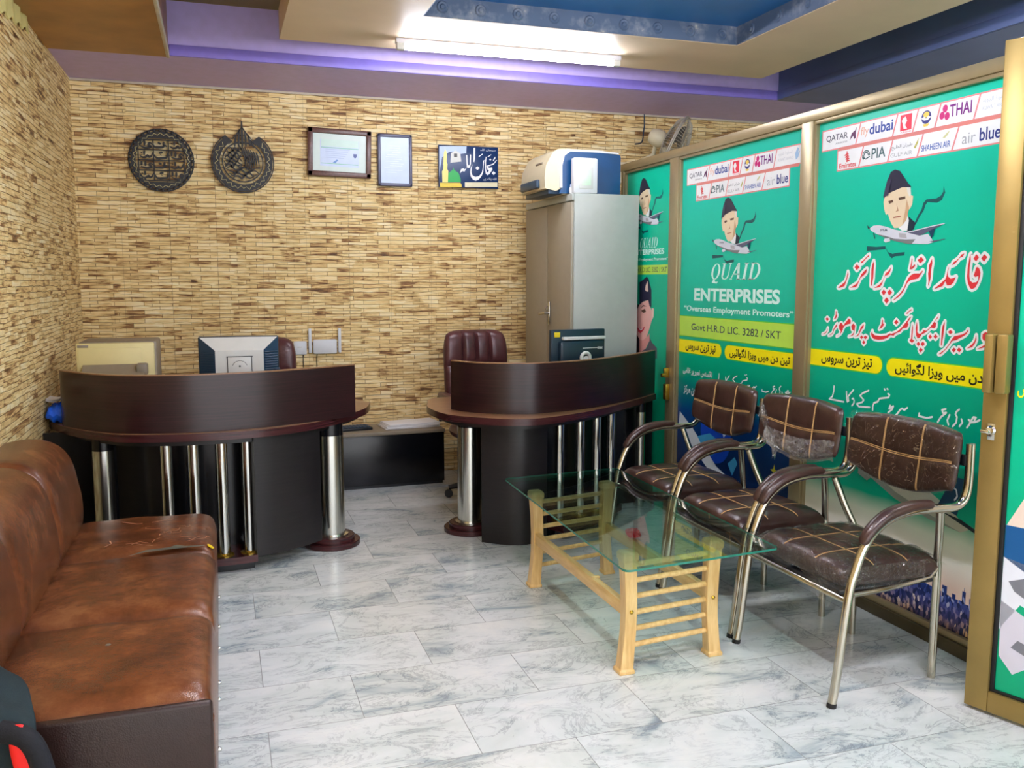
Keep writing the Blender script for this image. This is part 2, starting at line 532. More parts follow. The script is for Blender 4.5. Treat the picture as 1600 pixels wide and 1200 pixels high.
class MB:
    """collects shapes in world coordinates and links them as ONE mesh object"""

    def __init__(self):
        self.v, self.f, self.mi = [], [], []

    def add(self, verts, faces, m=0, xf=None):
        n = len(self.v)
        self.v += [(xf @ Vector(p)) if xf else Vector(p) for p in verts]
        self.f += [tuple(n + i for i in f) for f in faces]
        self.mi += [m] * len(faces)
        return self

    def bm(self, b, m=0, xf=None):
        b.verts.ensure_lookup_table()
        self.add([v.co.copy() for v in b.verts], [[v.index for v in f.verts] for f in b.faces], m, xf)
        b.free()
        return self

    def box(self, a, b, m=0, bevel=0.0, seg=2, xf=None):
        k = bmesh.new()
        bmesh.ops.create_cube(k, size=1.0)
        for v in k.verts:
            v.co = Vector(((a[i] + b[i]) / 2 + v.co[i] * (b[i] - a[i]) for i in range(3)))
        if bevel:
            bmesh.ops.bevel(k, geom=list(k.edges), offset=bevel, segments=seg, profile=0.5, affect='EDGES', clamp_overlap=True)
        k.verts.index_update()
        return self.bm(k, m, xf)

    def tube(self, path, r, n=10, m=0, closed=False, xf=None, flat=1.0):
        P = [Vector(p) for p in path]
        k = len(P)
        rs = r if isinstance(r, (list, tuple)) else [r] * k
        vs, fs = [], []
        up = None
        for i in range(k):
            if closed:
                t = (P[(i + 1) % k] - P[i - 1])
            else:
                t = P[min(i + 1, k - 1)] - P[max(i - 1, 0)]
            t = t.normalized() if t.length > 1e-9 else Vector((0, 0, 1))
            if up is None:
                up = Vector((0, 0, 1)) if abs(t.z) < 0.9 else Vector((0, 1, 0))
            a = t.cross(up)
            a = a.normalized() if a.length > 1e-6 else t.orthogonal().normalized()
            b = a.cross(t).normalized()
            up = b
            for j in range(n):
                w = 2 * math.pi * j / n
                vs.append(P[i] + (a * math.cos(w) + b * math.sin(w) * flat) * rs[i])
        for i in range(k if closed else k - 1):
            for j in range(n):
                i2 = (i + 1) % k
                fs.append((i * n + j, i * n + (j + 1) % n, i2 * n + (j + 1) % n, i2 * n + j))
        if not closed:
            fs.append(tuple(range(n))[::-1])
            fs.append(tuple((k - 1) * n + j for j in range(n)))
        return self.add(vs, fs, m, xf)

    def lathe(self, prof, c, n=32, m=0, xf=None, axis=None):
        vs, fs = [], []
        k = len(prof)
        for r, z in prof:
            for j in range(n):
                w = 2 * math.pi * j / n
                vs.append(Vector((r * math.cos(w), r * math.sin(w), z)))
        for i in range(k - 1):
            for j in range(n):
                fs.append((i * n + j, i * n + (j + 1) % n, (i + 1) * n + (j + 1) % n, (i + 1) * n + j))
        if prof[0][0] > 1e-6:
            fs.append(tuple(range(n))[::-1])
        if prof[-1][0] > 1e-6:
            fs.append(tuple((k - 1) * n + j for j in range(n)))
        q = Matrix.Identity(3)
        if axis is not None:
            q = Vector((0, 0, 1)).rotation_difference(Vector(axis).normalized()).to_matrix()
        vs = [q @ v + Vector(c) for v in vs]
        return self.add(vs, fs, m, xf)

    def prism(self, poly, fn, d0, d1, m=0):
        """polygon (2-D) extruded between depths d0 and d1; fn(u, v, d) gives the point"""
        n = len(poly)
        tri = tessellate_polygon([[Vector((p[0], p[1], 0)) for p in poly]])
        vs = [fn(p[0], p[1], d0) for p in poly] + [fn(p[0], p[1], d1) for p in poly]
        fs = [tuple(t) for t in tri] + [tuple(n + i for i in reversed(t)) for t in tri]
        fs += [(i, (i + 1) % n, n + (i + 1) % n, n + i) for i in range(n)]
        return self.add(vs, fs, m)

    def flat(self, poly, fn, d, m=0):
        tri = tessellate_polygon([[Vector((p[0], p[1], 0)) for p in poly]])
        return self.add([fn(p[0], p[1], d) for p in poly], [tuple(t) for t in tri], m)

    def build(self, name, mats, parent=None, smooth=38, label=None):
        me = bpy.data.meshes.new(name)
        off = world_offset(parent)
        me.from_pydata([v - off for v in self.v], [], self.f)
        if not isinstance(mats, (list, tuple)):
            mats = [mats]
        for q in mats:
            me.materials.append(q)
        me.polygons.foreach_set('material_index', self.mi)
        b = bmesh.new()
        b.from_mesh(me)
        bmesh.ops.recalc_face_normals(b, faces=b.faces)
        b.to_mesh(me)
        b.free()
        if smooth:
            me.polygons.foreach_set('use_smooth', [True] * len(me.polygons))
            me.set_sharp_from_angle(angle=R(smooth))
        me.update()
        o = bpy.data.objects.new(name, me)
        COL.objects.link(o)
        if parent is not None:
            o.parent = parent
        if label:
            o['label'] = label
        return o


def tag(o, label=None, cat=None, group=None, kind=None):
    for k, v in (('label', label), ('category', cat), ('group', group), ('kind', kind)):
        if v:
            o[k] = v
    return o


def thing(name, loc, label, cat, group=None, kind=None):
    o = bpy.data.objects.new(name, None)
    COL.objects.link(o)
    o.location = loc
    o.empty_display_size = 0.1
    return tag(o, label, cat, group, kind)


def spline(pts, sub=8):
    """Catmull-Rom curve through the points"""
    P = [Vector(p) for p in pts]
    out = []
    for i in range(len(P) - 1):
        p0, p1, p2, p3 = P[max(i - 1, 0)], P[i], P[i + 1], P[min(i + 2, len(P) - 1)]
        for s in range(sub):
            t = s / sub
            out.append(0.5 * ((2 * p1) + (p2 - p0) * t + (2 * p0 - 5 * p1 + 4 * p2 - p3) * t * t + (3 * p1 - p0 - 3 * p2 + p3) * t ** 3))
    out.append(P[-1])
    return out


def pillow(mb, nx, ny, place, top, bottom, p=8.0, corner=0.05, m=0):
    """closed cushion: place(u, v, h) gives the point for u, v in -1..1 and height h; top(u, v), bottom give heights"""
    def grid(k):
        return [math.sin(math.pi / 2 * (-1 + 2 * i / k)) * 0.55 + (-1 + 2 * i / k) * 0.45 for i in range(k + 1)]
    us, vs_ = grid(nx), grid(ny)
    V, F, idx = [], [], {}

    def edge(u, v):
        return math.sqrt(max(0.0, (1 - abs(u) ** p) * (1 - abs(v) ** p)))

    def uv(u, v):
        return u * (1 - corner * abs(v) ** 6), v * (1 - corner * abs(u) ** 6)
    for side in (0, 1):
        for i, u in enumerate(us):
            for j, v in enumerate(vs_):
                border = i in (0, nx) or j in (0, ny)
                if side and border:
                    idx[(1, i, j)] = idx[(0, i, j)]
                    continue
                e = edge(u, v)
                a, b = uv(u, v)
                h = top(u, v) * e if side == 0 else bottom * e
                idx[(side, i, j)] = len(V)
                V.append(place(a, b, h))
        for i in range(nx):
            for j in range(ny):
                q = [idx[(side, i, j)], idx[(side, i + 1, j)], idx[(side, i + 1, j + 1)], idx[(side, i, j + 1)]]
                F.append(tuple(q if side == 0 else q[::-1]))
    return mb.add(V, F, m)


def groove(d, w):
    return math.exp(-(d / w) ** 2)


# ---------------------------------------------------------------- lettering
_FORMS = {'ا': 'FE8D FE8E', 'ب': 'FE8F FE90 FE91 FE92', 'پ': 'FB56 FB57 FB58 FB59', 'ت': 'FE95 FE96 FE97 FE98', 'د': 'FEA9 FEAA',
          'ر': 'FEAD FEAE', 'ز': 'FEAF FEB0', 'س': 'FEB1 FEB2 FEB3 FEB4', 'ع': 'FEC9 FECA FECB FECC', 'غ': 'FECD FECE FECF FED0',
          'ق': 'FED5 FED6 FED7 FED8', 'ف': 'FED1 FED2 FED3 FED4', 'ک': 'FB8E FB8F FB90 FB91', 'گ': 'FB92 FB93 FB94 FB95',
          'ل': 'FEDD FEDE FEDF FEE0', 'م': 'FEE1 FEE2 FEE3 FEE4', 'ن': 'FEE5 FEE6 FEE7 FEE8', 'ں': 'FB9E FB9F', 'و': 'FEED FEEE',
          'ہ': 'FBA6 FBA7 FBA8 FBA9', 'ی': 'FBFC FBFD FBFE FBFF', 'ے': 'FBAE FBAF', 'ئ': 'FE89 FE8A FE8B FE8C', 'خ': 'FEA5 FEA6 FEA7 FEA8',
          'ط': 'FEC1 FEC2 FEC3 FEC4', 'ج': 'FE9D FE9E FE9F FEA0', 'ح': 'FEA1 FEA2 FEA3 FEA4', 'ٹ': 'FB66 FB67 FB68 FB69'}


def shape_urdu(s):
    """joined letter forms, in visual order from left to right"""
    out = []
    for i, ch in enumerate(s):
        if ch not in _FORMS:
            out.append(ch)
            continue
        f = _FORMS[ch].split()
        prev = i > 0 and s[i - 1] in _FORMS and len(_FORMS[s[i - 1]].split()) == 4
        nxt = i + 1 < len(s) and s[i + 1] in _FORMS and len(f) == 4
        k = (3 if nxt else 1) if prev else (2 if nxt else 0)
        out.append(chr(int(f[k], 16)))
    return ''.join(reversed(out))


_TEXT = {}


def text_shape(body, bold=0.0, shear=0.0):
    """flat letter outlines as (verts 2-D normalised to a unit box, faces)"""
    key = (body, bold, shear)
    if key in _TEXT:
        return _TEXT[key]
    cu = bpy.data.curves.new('t', 'FONT')
    cu.body = body
    cu.offset = bold
    cu.shear = shear
    cu.resolution_u = 4
    o = bpy.data.objects.new('t', cu)
    COL.objects.link(o)
    dg = bpy.context.evaluated_depsgraph_get()
    me = o.evaluated_get(dg).to_mesh()
    vs = [(v.co.x, v.co.y) for v in me.vertices]
    fs = [tuple(p.vertices) for p in me.polygons]
    o.evaluated_get(dg).to_mesh_clear()
    bpy.data.objects.remove(o)
    bpy.data.curves.remove(cu)
    x0, x1 = min(v[0] for v in vs), max(v[0] for v in vs)
    y0, y1 = min(v[1] for v in vs), max(v[1] for v in vs)
    res = ([((x - x0) / (x1 - x0), (y - y0) / (y1 - y0)) for x, y in vs], fs)
    _TEXT[key] = res
    return res


_LIFT = 0


def capsule_strip(mb, pts, w, fn, d, m=0, n=8):
    """brush stroke of width w along flat points"""
    global _LIFT
    d0 = d
    for i, p in enumerate(pts):
        r = w / 2
        _LIFT = (_LIFT + 1) % 50
        d = d0 + _LIFT * 1.0e-5
        mb.add([fn(p[0] + r * math.cos(2 * math.pi * j / n), p[1] + r * math.sin(2 * math.pi * j / n), d) for j in range(n)], [tuple(range(n))], m)
        if i:
            q = pts[i - 1]
            dx, dy = p[0] - q[0], p[1] - q[1]
            L = math.hypot(dx, dy)
            if L < 1e-9:
                continue
            ox, oy = -dy / L * r, dx / L * r
            _LIFT = (_LIFT + 1) % 50
            d = d0 + _LIFT * 1.0e-5
            mb.add([fn(q[0] + ox, q[1] + oy, d), fn(p[0] + ox, p[1] + oy, d), fn(p[0] - ox, p[1] - oy, d), fn(q[0] - ox, q[1] - oy, d)], [(0, 1, 2, 3)], m)


class Art(MB):
    """flat print on a surface; fn(u, v, d) maps print coordinates to the place"""

    def __init__(self, fn):
        super().__init__()
        self.fn = fn
        self.mats = []
        self.L = 0.0004

    def mi_of(self, name, rgb):
        q = ink(name, rgb)
        if q not in self.mats:
            self.mats.append(q)
        return self.mats.index(q)

    def poly(self, pts, c, layer=1):
        return self.flat(pts, self.fn, layer * self.L, self.mi_of(*c))

    def rect(self, u0, u1, v0, v1, c, layer=1):
        return self.poly([(u0, v0), (u1, v0), (u1, v1), (u0, v1)], c, layer)

    def text(self, body, u0, u1, v0, v1, c, layer=2, bold=0.0, shear=0.0):
        vs, fs = text_shape(body, bold, shear)
        return self.add([self.fn(u0 + x * (u1 - u0), v0 + y * (v1 - v0), layer * self.L) for x, y in vs], fs, self.mi_of(*c))

    def outline(self, pts, w, c, layer=1):
        capsule_strip(self, list(pts) + [pts[0]], w, self.fn, layer * self.L, self.mi_of(*c))

    def stroke(self, pts, w, c, layer=2):
        capsule_strip(self, pts, w, self.fn, layer * self.L, self.mi_of(*c))

    def pill(self, u0, u1, v0, v1, c, round_left, round_right, layer=1):
        r = (v1 - v0) / 2
        s = 1 if u1 > u0 else -1
        pts = []
        if round_left:
            pts += [(u0 + s * (r - r * math.cos(a)), v0 + r + r * math.sin(a)) for a in [math.pi / 2 * (1 - 2 * i / 12) for i in range(13)]]
        else:
            pts += [(u0, v1), (u0, v0)]
        if round_right:
            pts += [(u1 - s * (r - r * math.cos(a)), v0 + r + r * math.sin(a)) for a in [math.pi / 2 * (-1 + 2 * i / 12) for i in range(13)]]
        else:
            pts += [(u1, v0), (u1, v1)]
        return self.poly(pts, c, layer)

    def done(self, name, parent, label=None):
        return self.build(name, self.mats, parent, smooth=0, label=label)

# ================================================================ the room
XL, XR, YB, YF = -0.867, 4.6, 6.5, -1.6     # left wall, right wall, back wall, open shop front
ZS = 2.737                                   # soffit


def struct(name, mb, mats, label, smooth=38):
    return tag(mb.build(name, mats, None, smooth), label, None, None, 'structure')


struct('floor', MB().box((XL - 0.1, YF, -0.1), (XR + 0.1, YB + 0.1, 0.0)), M['floor'], 'grey white marble tile floor with dark blue veins')
struct('wall_back', MB().box((XL - 0.1, YB, 0), (XR + 0.1, YB + 0.1, 3.2)), M['stone_x'], 'back wall clad in beige and brown ledge stone strips')
struct('wall_left', MB().box((XL - 0.1, YF, 0), (XL, YB, 3.2)), M['stone_y'], 'left wall clad in beige ledge stone strips behind the sofa')
struct('wall_right', MB().box((XR, YF, 0), (XR + 0.1, YB, 3.2)), M['plaster'], 'plain plaster wall beyond the green partition')

# ceiling: painted soffit round the room, raised recess, dropped beige slab with a blue tray in it
OX0, OX1, OY0, OY1 = -0.23, 3.9, 0.2, 5.71
ZR = 3.05
struct('ceiling', MB().box((OX0 - 0.3, OY0 - 0.3, ZR), (OX1 + 0.3, OY1 + 0.3, ZR + 0.1)), M['olive'], 'olive painted ceiling recess above the beige slab')
c = MB()
c.box((XL, OY1, ZS), (XR, YB, ZS + 0.12))
c.box((OX0, OY1, ZS + 0.12), (OX1, OY1 + 0.1, ZR))
struct('trim_1', c, M['purple'], 'lavender ceiling soffit along the back wall')
c = MB().box((OX0 + 0.005, OY1 - 0.02, ZS), (OX1, OY1, ZS + 0.065), bevel=0.006)
struct('trim_2', c, M['violet'], 'violet moulding along the edge of the back soffit')
c = MB()
c.box((XL, YF, ZS - 0.005), (OX0, OY1, ZS + 0.12))
c.box((OX0 - 0.1, OY0, ZS + 0.12), (OX0, OY1, ZR))
struct('trim_3', c, M['brown_paint'], 'brown painted ceiling soffit along the left wall')
c = MB().box((OX0 - 0.012, OY0, ZS - 0.012), (OX0 + 0.006, OY1, ZS + 0.03), bevel=0.004)
struct('trim_4', c, M['plaster'], 'thin cream edging of the brown soffit')
c = MB()
c.box((OX1, YF, ZS), (XR, OY1, ZS + 0.12))
c.box((OX1, OY0, ZS + 0.12), (OX1 + 0.1, OY1, ZR))
c.box((OX1 - 0.02, OY0, ZS), (OX1, OY1, ZS + 0.065), bevel=0.006)
struct('trim_5', c, M['soffit_shaded'], 'ceiling soffit above the partition, shade put into its lavender colour')
c = MB().box((OX0, YF, ZS), (OX1, OY0, ZS + 0.12))
c.box((OX0, OY0 - 0.1, ZS + 0.12), (OX1, OY0, ZR))
struct('trim_6', c, M['purple'], 'lavender soffit on the entrance side')
BX0, BX1, BY0, BY1, ZB = 0.365, 3.43, 0.75, 5.22, 2.76
TX0, TX1, TY0, TY1, ZT = 1.02, 2.825, 1.5, 4.55, 2.86
c = MB()
c.box((BX0, BY0, ZB), (TX0, BY1, ZB + 0.16))
c.box((TX1, BY0, ZB), (BX1, BY1, ZB + 0.16))
c.box((TX0, BY0, ZB), (TX1, TY0, ZB + 0.16))
c.box((TX0, TY1, ZB), (TX1, BY1, ZB + 0.16))
struct('ceiling_slab', c, M['beige'], 'dropped beige ceiling slab carrying the tube lights')
c = MB().box((TX0, TY0, ZT), (TX1, TY1, ZT + 0.05))
struct('ceiling_tray', c, M['blue_tray'], 'blue ceiling tray in the middle of the beige slab')
c = MB()
for a, b in (((TX0, TY1 - 0.006, ZB + 0.002), (TX1, TY1, ZT)), ((TX0, TY0, ZB + 0.002), (TX1, TY0 + 0.006, ZT)),
             ((TX0, TY0, ZB + 0.002), (TX0 + 0.006, TY1, ZT)), ((TX1 - 0.006, TY0, ZB + 0.002), (TX1, TY1, ZT))):
    c.box(a, b)
# raised rosettes of the lace border
for k in range(9):
    x = TX0 + 0.1 + k * (TX1 - TX0 - 0.2) / 8
    c.lathe([(0.0, 0.010), (0.010, 0.010), (0.016, 0.004), (0.026, 0.006), (0.032, 0.0)], (x, TY1 - 0.006, ZB + 0.052), 10, axis=(0, -1, 0))
for k in range(12):
    y = TY0 + 0.15 + k * (TY1 - TY0 - 0.3) / 11
    c.lathe([(0.0, 0.010), (0.010, 0.010), (0.016, 0.004), (0.026, 0.006), (0.032, 0.0)], (TX1 - 0.006, y, ZB + 0.052), 10, axis=(-1, 0, 0))
struct('trim_7', c, M['lace'], 'grey lace border round the blue ceiling tray')


c = MB().box((XL, YB - 0.012, ZS - 0.016), (XR, YB, ZS), bevel=0.003)
struct('trim_8', c, M['plaster'], 'thin pale beading where the back wall meets the soffit')


# ---------------------------------------------------------------- tube lights
def tube_light(p0, p1, label, glow='tube'):
    """batten with a bare tube under the slab, from p0 to p1 in plan"""
    p0, p1 = Vector((p0[0], p0[1], 0)), Vector((p1[0], p1[1], 0))
    L = (p1 - p0).length
    mid_ = (p0 + p1) / 2
    t = thing('tube_light', (mid_.x, mid_.y, ZB), label, 'lamp', 'tube lights on the beige slab')
    q = Matrix.Translation((mid_.x, mid_.y, ZB)) @ Matrix.Rotation(math.atan2(p1.y - p0.y, p1.x - p0.x), 4, 'Z')
    MB().box((-L / 2, -0.022, -0.028), (L / 2, 0.022, 0), 0, 0.006, xf=q).build('batten', M['tube_body'], t)
    MB().tube([(-L / 2 + 0.045, 0, -0.043), (L / 2 - 0.045, 0, -0.043)], 0.0155, 14, xf=q).build('tube', M[glow], t)
    for xx in (-L / 2 + 0.004, L / 2 - 0.05):
        MB().box((xx, -0.02, -0.062), (xx + 0.046, 0.02, -0.024), 0, 0.007, xf=q).build('end_cap', M['silver_plastic'], t)
    return t


tube_light((0.966, 4.995), (2.303, 4.975), 'lit white tube light on the beige ceiling slab near the back wall', 'tube_dim')
tube_light((0.95, 1.12), (2.29, 1.12), 'added unseen tube light on the beige ceiling slab near the entrance')  # unseen lamp, added to brighten the room
tube_light((0.69, 1.75), (0.69, 3.0), 'added unseen tube light along the sofa side of the beige slab')  # added out of view as extra overhead light
tube_light((3.13, 1.75), (3.13, 3.0), 'added unseen tube light on the partition side of the beige slab')  # another added lamp out of view, for brightness

# scalloped cloth edge high on the left wall
c = MB()
top = 2.735
ys = [3.6 + i * (5.16 - 3.6) / 120 for i in range(121)]
V, F = [], []
for i, y in enumerate(ys):
    z = 2.60 + 0.07 * max(0, (y - 4.55) / 0.6) + 0.018 * abs(math.sin((y - 3.6) * math.pi / 0.078))
    V += [(XL + 0.012 + 0.006 * math.sin(y * 40), y, z), (XL + 0.012 + 0.006 * math.sin(y * 40), y, top),
          (XL + 0.006 + 0.006 * math.sin(y * 40), y, z), (XL + 0.006 + 0.006 * math.sin(y * 40), y, top)]
for i in range(120):
    a, b = 4 * i, 4 * (i + 1)
    F += [(a, a + 1, b + 1, b), (a + 2, b + 2, b + 3, a + 3), (a, b, b + 2, a + 2)]
c.add(V, F)
v = thing('cloth_valance', (XL + 0.01, 4.4, 2.6), 'cream scalloped cloth valance high on the left stone wall', 'valance')
c.build('cloth', M['valance'], v)

# ================================================================ aluminium and glass partition with printed films
PX = 2.662
part = thing('office_partition', (PX, 3.9, 0), 'tall aluminium framed partition covered with green printed posters', 'partition')
FX0, FX1 = PX, PX + 0.075
YE, YJ = 5.72, 1.40                          # far end and hinge jamb
c = MB()
c.box((FX0, YJ, 2.185), (FX1, YE, 2.236), bevel=0.003)
c.box((FX0 + 0.008, YJ, 2.168), (FX1 - 0.008, YE, 2.188), bevel=0.002)
c.build('top_rail', M['alu'], part)
c = MB()
c.box((FX0 - 0.004, 2.42, 0), (FX1, YE, 0.052), bevel=0.003)
c.build('bottom_rail', M['alu_shaded'], part, label='lower rail with shade put into its colour')
c = MB()
c.box((FX0 + 0.008, 2.42, 0.052), (FX1 - 0.008, YE, 0.078), bevel=0.002)
c.build('glazing_bead', M['alu'], part)
for (y0, y1) in ((5.66, YE), (4.888, 5.018), (3.598, 3.712), (2.36, 2.43), (YJ - 0.06, YJ)):
    c = MB()
    c.box((FX0, y0 + 0.012, 0), (FX1, y1 - 0.012, 2.186), bevel=0.003)
    c.box((FX0 + 0.010, y0, 0.05), (FX1 - 0.01, y1, 2.17), bevel=0.002)
    c.build('mullion', M['alu'], part)
GX = 2.69                                    # face of the printed film


def pfn(u, v, d):
    return Vector((GX - d, u / 1000.0, v / 1000.0))


WHITE, NAVYI, REDI = ('white', (238, 240, 240)), ('navy', (40, 52, 84)), ('red', (224, 56, 64))
TEALW = ('ice_white', (214, 250, 240))
YEL, LIME = ('yellow', (250, 236, 20)), ('lime', (184, 228, 84))
DARK = ('black_ink', (40, 38, 30))
HEAD=[[(3357,1485),(3364,1458),(3374,1440),(3397,1427),(3421,1414),(3407,1413),(3376,1421),(3370,1432),(3360,1454),(3352,1475)],[(3234,1497),(3252,1486),(3267,1474),(3274,1462),(3284,1444),(3293,1434),(3317,1423),(3338,1414),(3303,1416),(3291,1423),(3282,1439),(3271,1458),(3251,1469),(3236,1481)],[(3299,1518),(3280,1505),(3298,1492),(3314,1505)],[(3223,1558),(3239,1549),(3255,1537),(3274,1527),(3275,1521),(3260,1524),(3252,1533),(3236,1545),(3223,1551)],[(3193,1530),(3200,1515),(3205,1495),(3204,1467),(3203,1424),(3198,1424),(3191,1458),(3191,1490),(3189,1513)],[(3085,1502),(3101,1486),(3118,1476),(3123,1462),(3133,1444),(3155,1427),(3183,1414),(3148,1418),(3137,1428),(3129,1447),(3119,1466),(3100,1471),(3090,1484)],[(3123,1409),(3108,1397),(3121,1383),(3136,1396)],[(3088,1410),(3071,1396),(3088,1384),(3101,1396)],[(3103,1376),(3088,1363),(3103,1349),(3118,1363)],[(2908,1487),(2922,1475),(2954,1475),(2971,1468),(2985,1455),(2996,1436),(3006,1416),(3023,1396),(3044,1380),(3064,1366),(3061,1364),(3031,1380),(3011,1398),(2998,1420),(2987,1438),(2970,1449),(2946,1452),(2929,1455),(2918,1468),(2906,1483)],[(2970,1537),(2973,1514),(2979,1492),(2971,1494),(2967,1514),(2966,1535)],[(2951,1513),(2963,1505),(2979,1492),(2964,1493),(2949,1505)],[(2919,1542),(2903,1528),(2922,1515),(2938,1528)],[(2861,1533),(2874,1508),(2877,1474),(2873,1445),(2874,1425),(2870,1432),(2863,1455),(2862,1491),(2858,1516)],[(2770,1501),(2776,1492),(2781,1467),(2786,1453),(2809,1436),(2841,1415),(2830,1416),(2798,1426),(2786,1445),(2776,1428),(2758,1429),(2745,1439),(2735,1461),(2745,1457),(2760,1454),(2774,1463),(2776,1482)],[(2700,1549),(2715,1545),(2724,1533),(2736,1524),(2751,1517),(2757,1505),(2743,1511),(2735,1518),(2721,1533),(2706,1537)],[(2671,1545),(2675,1532),(2680,1495),(2681,1461),(2675,1437),(2664,1419),(2654,1415),(2639,1421),(2628,1439),(2620,1461),(2619,1476),(2625,1490),(2633,1497),(2640,1496),(2645,1480),(2650,1466),(2642,1460),(2628,1464),(2628,1449),(2636,1441),(2653,1439),(2666,1447),(2670,1465),(2671,1495),(2668,1524)],[(2644,1545),(2630,1533),(2642,1518),(2656,1528)],[(2607,1544),(2592,1533),(2606,1516),(2620,1529)]]
LINE=[[(3480,1227),(3486,1212),(3499,1202),(3518,1195),(3499,1198),(3487,1206),(3479,1217)],[(3487,1276),(3473,1268),(3485,1259),(3498,1268)],[(3415,1250),(3431,1234),(3438,1224),(3442,1209),(3453,1200),(3472,1192),(3453,1196),(3440,1207),(3432,1224),(3416,1237)],[(3428,1308),(3428,1286),(3440,1267),(3424,1274),(3416,1289),(3423,1291),(3423,1305)],[(3384,1255),(3372,1244),(3373,1225),(3383,1210),(3397,1199),(3415,1192),(3393,1202),(3387,1217),(3399,1226),(3401,1241),(3393,1253)],[(3336,1277),(3323,1268),(3324,1254),(3345,1250),(3363,1242),(3370,1232),(3375,1237),(3360,1255),(3346,1267)],[(3305,1256),(3292,1246),(3294,1227),(3302,1212),(3315,1202),(3333,1195),(3310,1200),(3298,1207),(3294,1222),(3313,1228),(3317,1245)],[(3235,1256),(3255,1242),(3259,1231),(3265,1216),(3275,1205),(3292,1197),(3271,1201),(3260,1214),(3252,1229),(3238,1241)],[(3247,1206),(3236,1198),(3247,1189),(3257,1197)],[(3223,1207),(3209,1200),(3222,1190),(3235,1198)],[(3232,1185),(3221,1177),(3232,1167),(3242,1176)],[(3181,1230),(3188,1216),(3184,1205),(3169,1195),(3142,1193),(3110,1197),(3085,1206),(3070,1218),(3051,1216),(3039,1227),(3015,1235),(3001,1249),(2977,1254),(2969,1268),(2975,1275),(2964,1288),(2956,1300),(2963,1298),(2979,1281),(2993,1267),(3007,1253),(3022,1241),(3039,1231),(3064,1223),(3073,1225),(3092,1215),(3127,1210),(3163,1211),(3179,1219)],[(3124,1281),(3126,1261),(3140,1239),(3124,1245),(3109,1261),(3118,1264),(3119,1279)],[(3040,1284),(3027,1274),(3039,1264),(3052,1272)],[(2957,1331),(2973,1321),(2987,1310),(2978,1310),(2967,1321),(2955,1326)],[(2947,1271),(2950,1241),(2950,1210),(2960,1202),(2944,1193),(2932,1203),(2944,1208),(2943,1232),(2943,1258)],[(2923,1283),(2928,1255),(2924,1225),(2915,1214),(2903,1217),(2893,1231),(2876,1238),(2860,1250),(2847,1261),(2830,1258),(2822,1264),(2821,1279),(2830,1286),(2815,1298),(2810,1311),(2821,1298),(2839,1276),(2858,1256),(2871,1247),(2883,1249),(2896,1235),(2907,1232),(2918,1238),(2919,1260)],[(2909,1201),(2899,1192),(2908,1182),(2920,1191)],[(2885,1203),(2873,1194),(2885,1183),(2897,1192)],[(2895,1178),(2883,1169),(2895,1157),(2904,1167)],[(2849,1233),(2838,1224),(2848,1215),(2858,1224)],[(2821,1236),(2809,1227),(2820,1217),(2831,1226)],[(2777,1289),(2788,1268),(2790,1241),(2790,1193),(2786,1193),(2781,1231),(2778,1262)],[(2661,1264),(2669,1252),(2687,1243),(2710,1237),(2725,1234),(2737,1221),(2749,1202),(2769,1179),(2800,1158),(2787,1160),(2761,1182),(2746,1200),(2734,1215),(2716,1219),(2698,1228),(2683,1235),(2669,1244),(2660,1256)],[(2747,1257),(2733,1249),(2747,1240),(2758,1248)],[(2724,1190),(2713,1183),(2723,1171),(2734,1180)],[(2700,1193),(2686,1184),(2697,1173),(2708,1182)],[(2621,1244),(2627,1222),(2638,1209),(2661,1191),(2637,1197),(2626,1210),(2619,1227)],[(2579,1258),(2592,1250),(2592,1234),(2585,1225),(2574,1227),(2575,1214),(2591,1204),(2612,1193),(2586,1199),(2567,1210),(2557,1234),(2566,1255)]]
WHITE_STROKES=[[(3418,961),(3418,938),(3426,912),(3448,897),(3406,897),(3346,897)],[(3330,946),(3327,920),(3322,900),(3313,906),(3318,925),(3284,959)],[(3290,918),(3283,921),(3277,914),(3278,899),(3290,887)],[(3186,968),(3223,952),(3240,938),(3229,932),(3214,922),(3224,911),(3259,899),(3244,889),(3175,895)],[(3090,986),(3086,982)],[(3073,989),(3069,987)],[(3067,968),(3057,965),(3062,953),(3091,947),(3117,941),(3126,926),(3149,918),(3155,903),(3155,886)],[(3050,920),(3056,905),(3031,920),(3037,906),(3061,888)],[(2951,924),(2968,912),(2981,917),(2993,909),(2998,901),(3010,888)],[(2884,911),(2886,899),(2842,897),(2814,906)],[(2747,947),(2766,941),(2759,929),(2743,933),(2769,912),(2784,890)],[(2726,927),(2736,904),(2729,888)],[(2680,955),(2693,944),(2697,933),(2689,924),(2691,902),(2707,885)],[(2667,919),(2661,907),(2675,890)],[(2633,922),(2625,917),(2627,906),(2639,890)],[(2581,928),(2600,918),(2625,913),(2611,935),(2599,935),(2605,924)]]
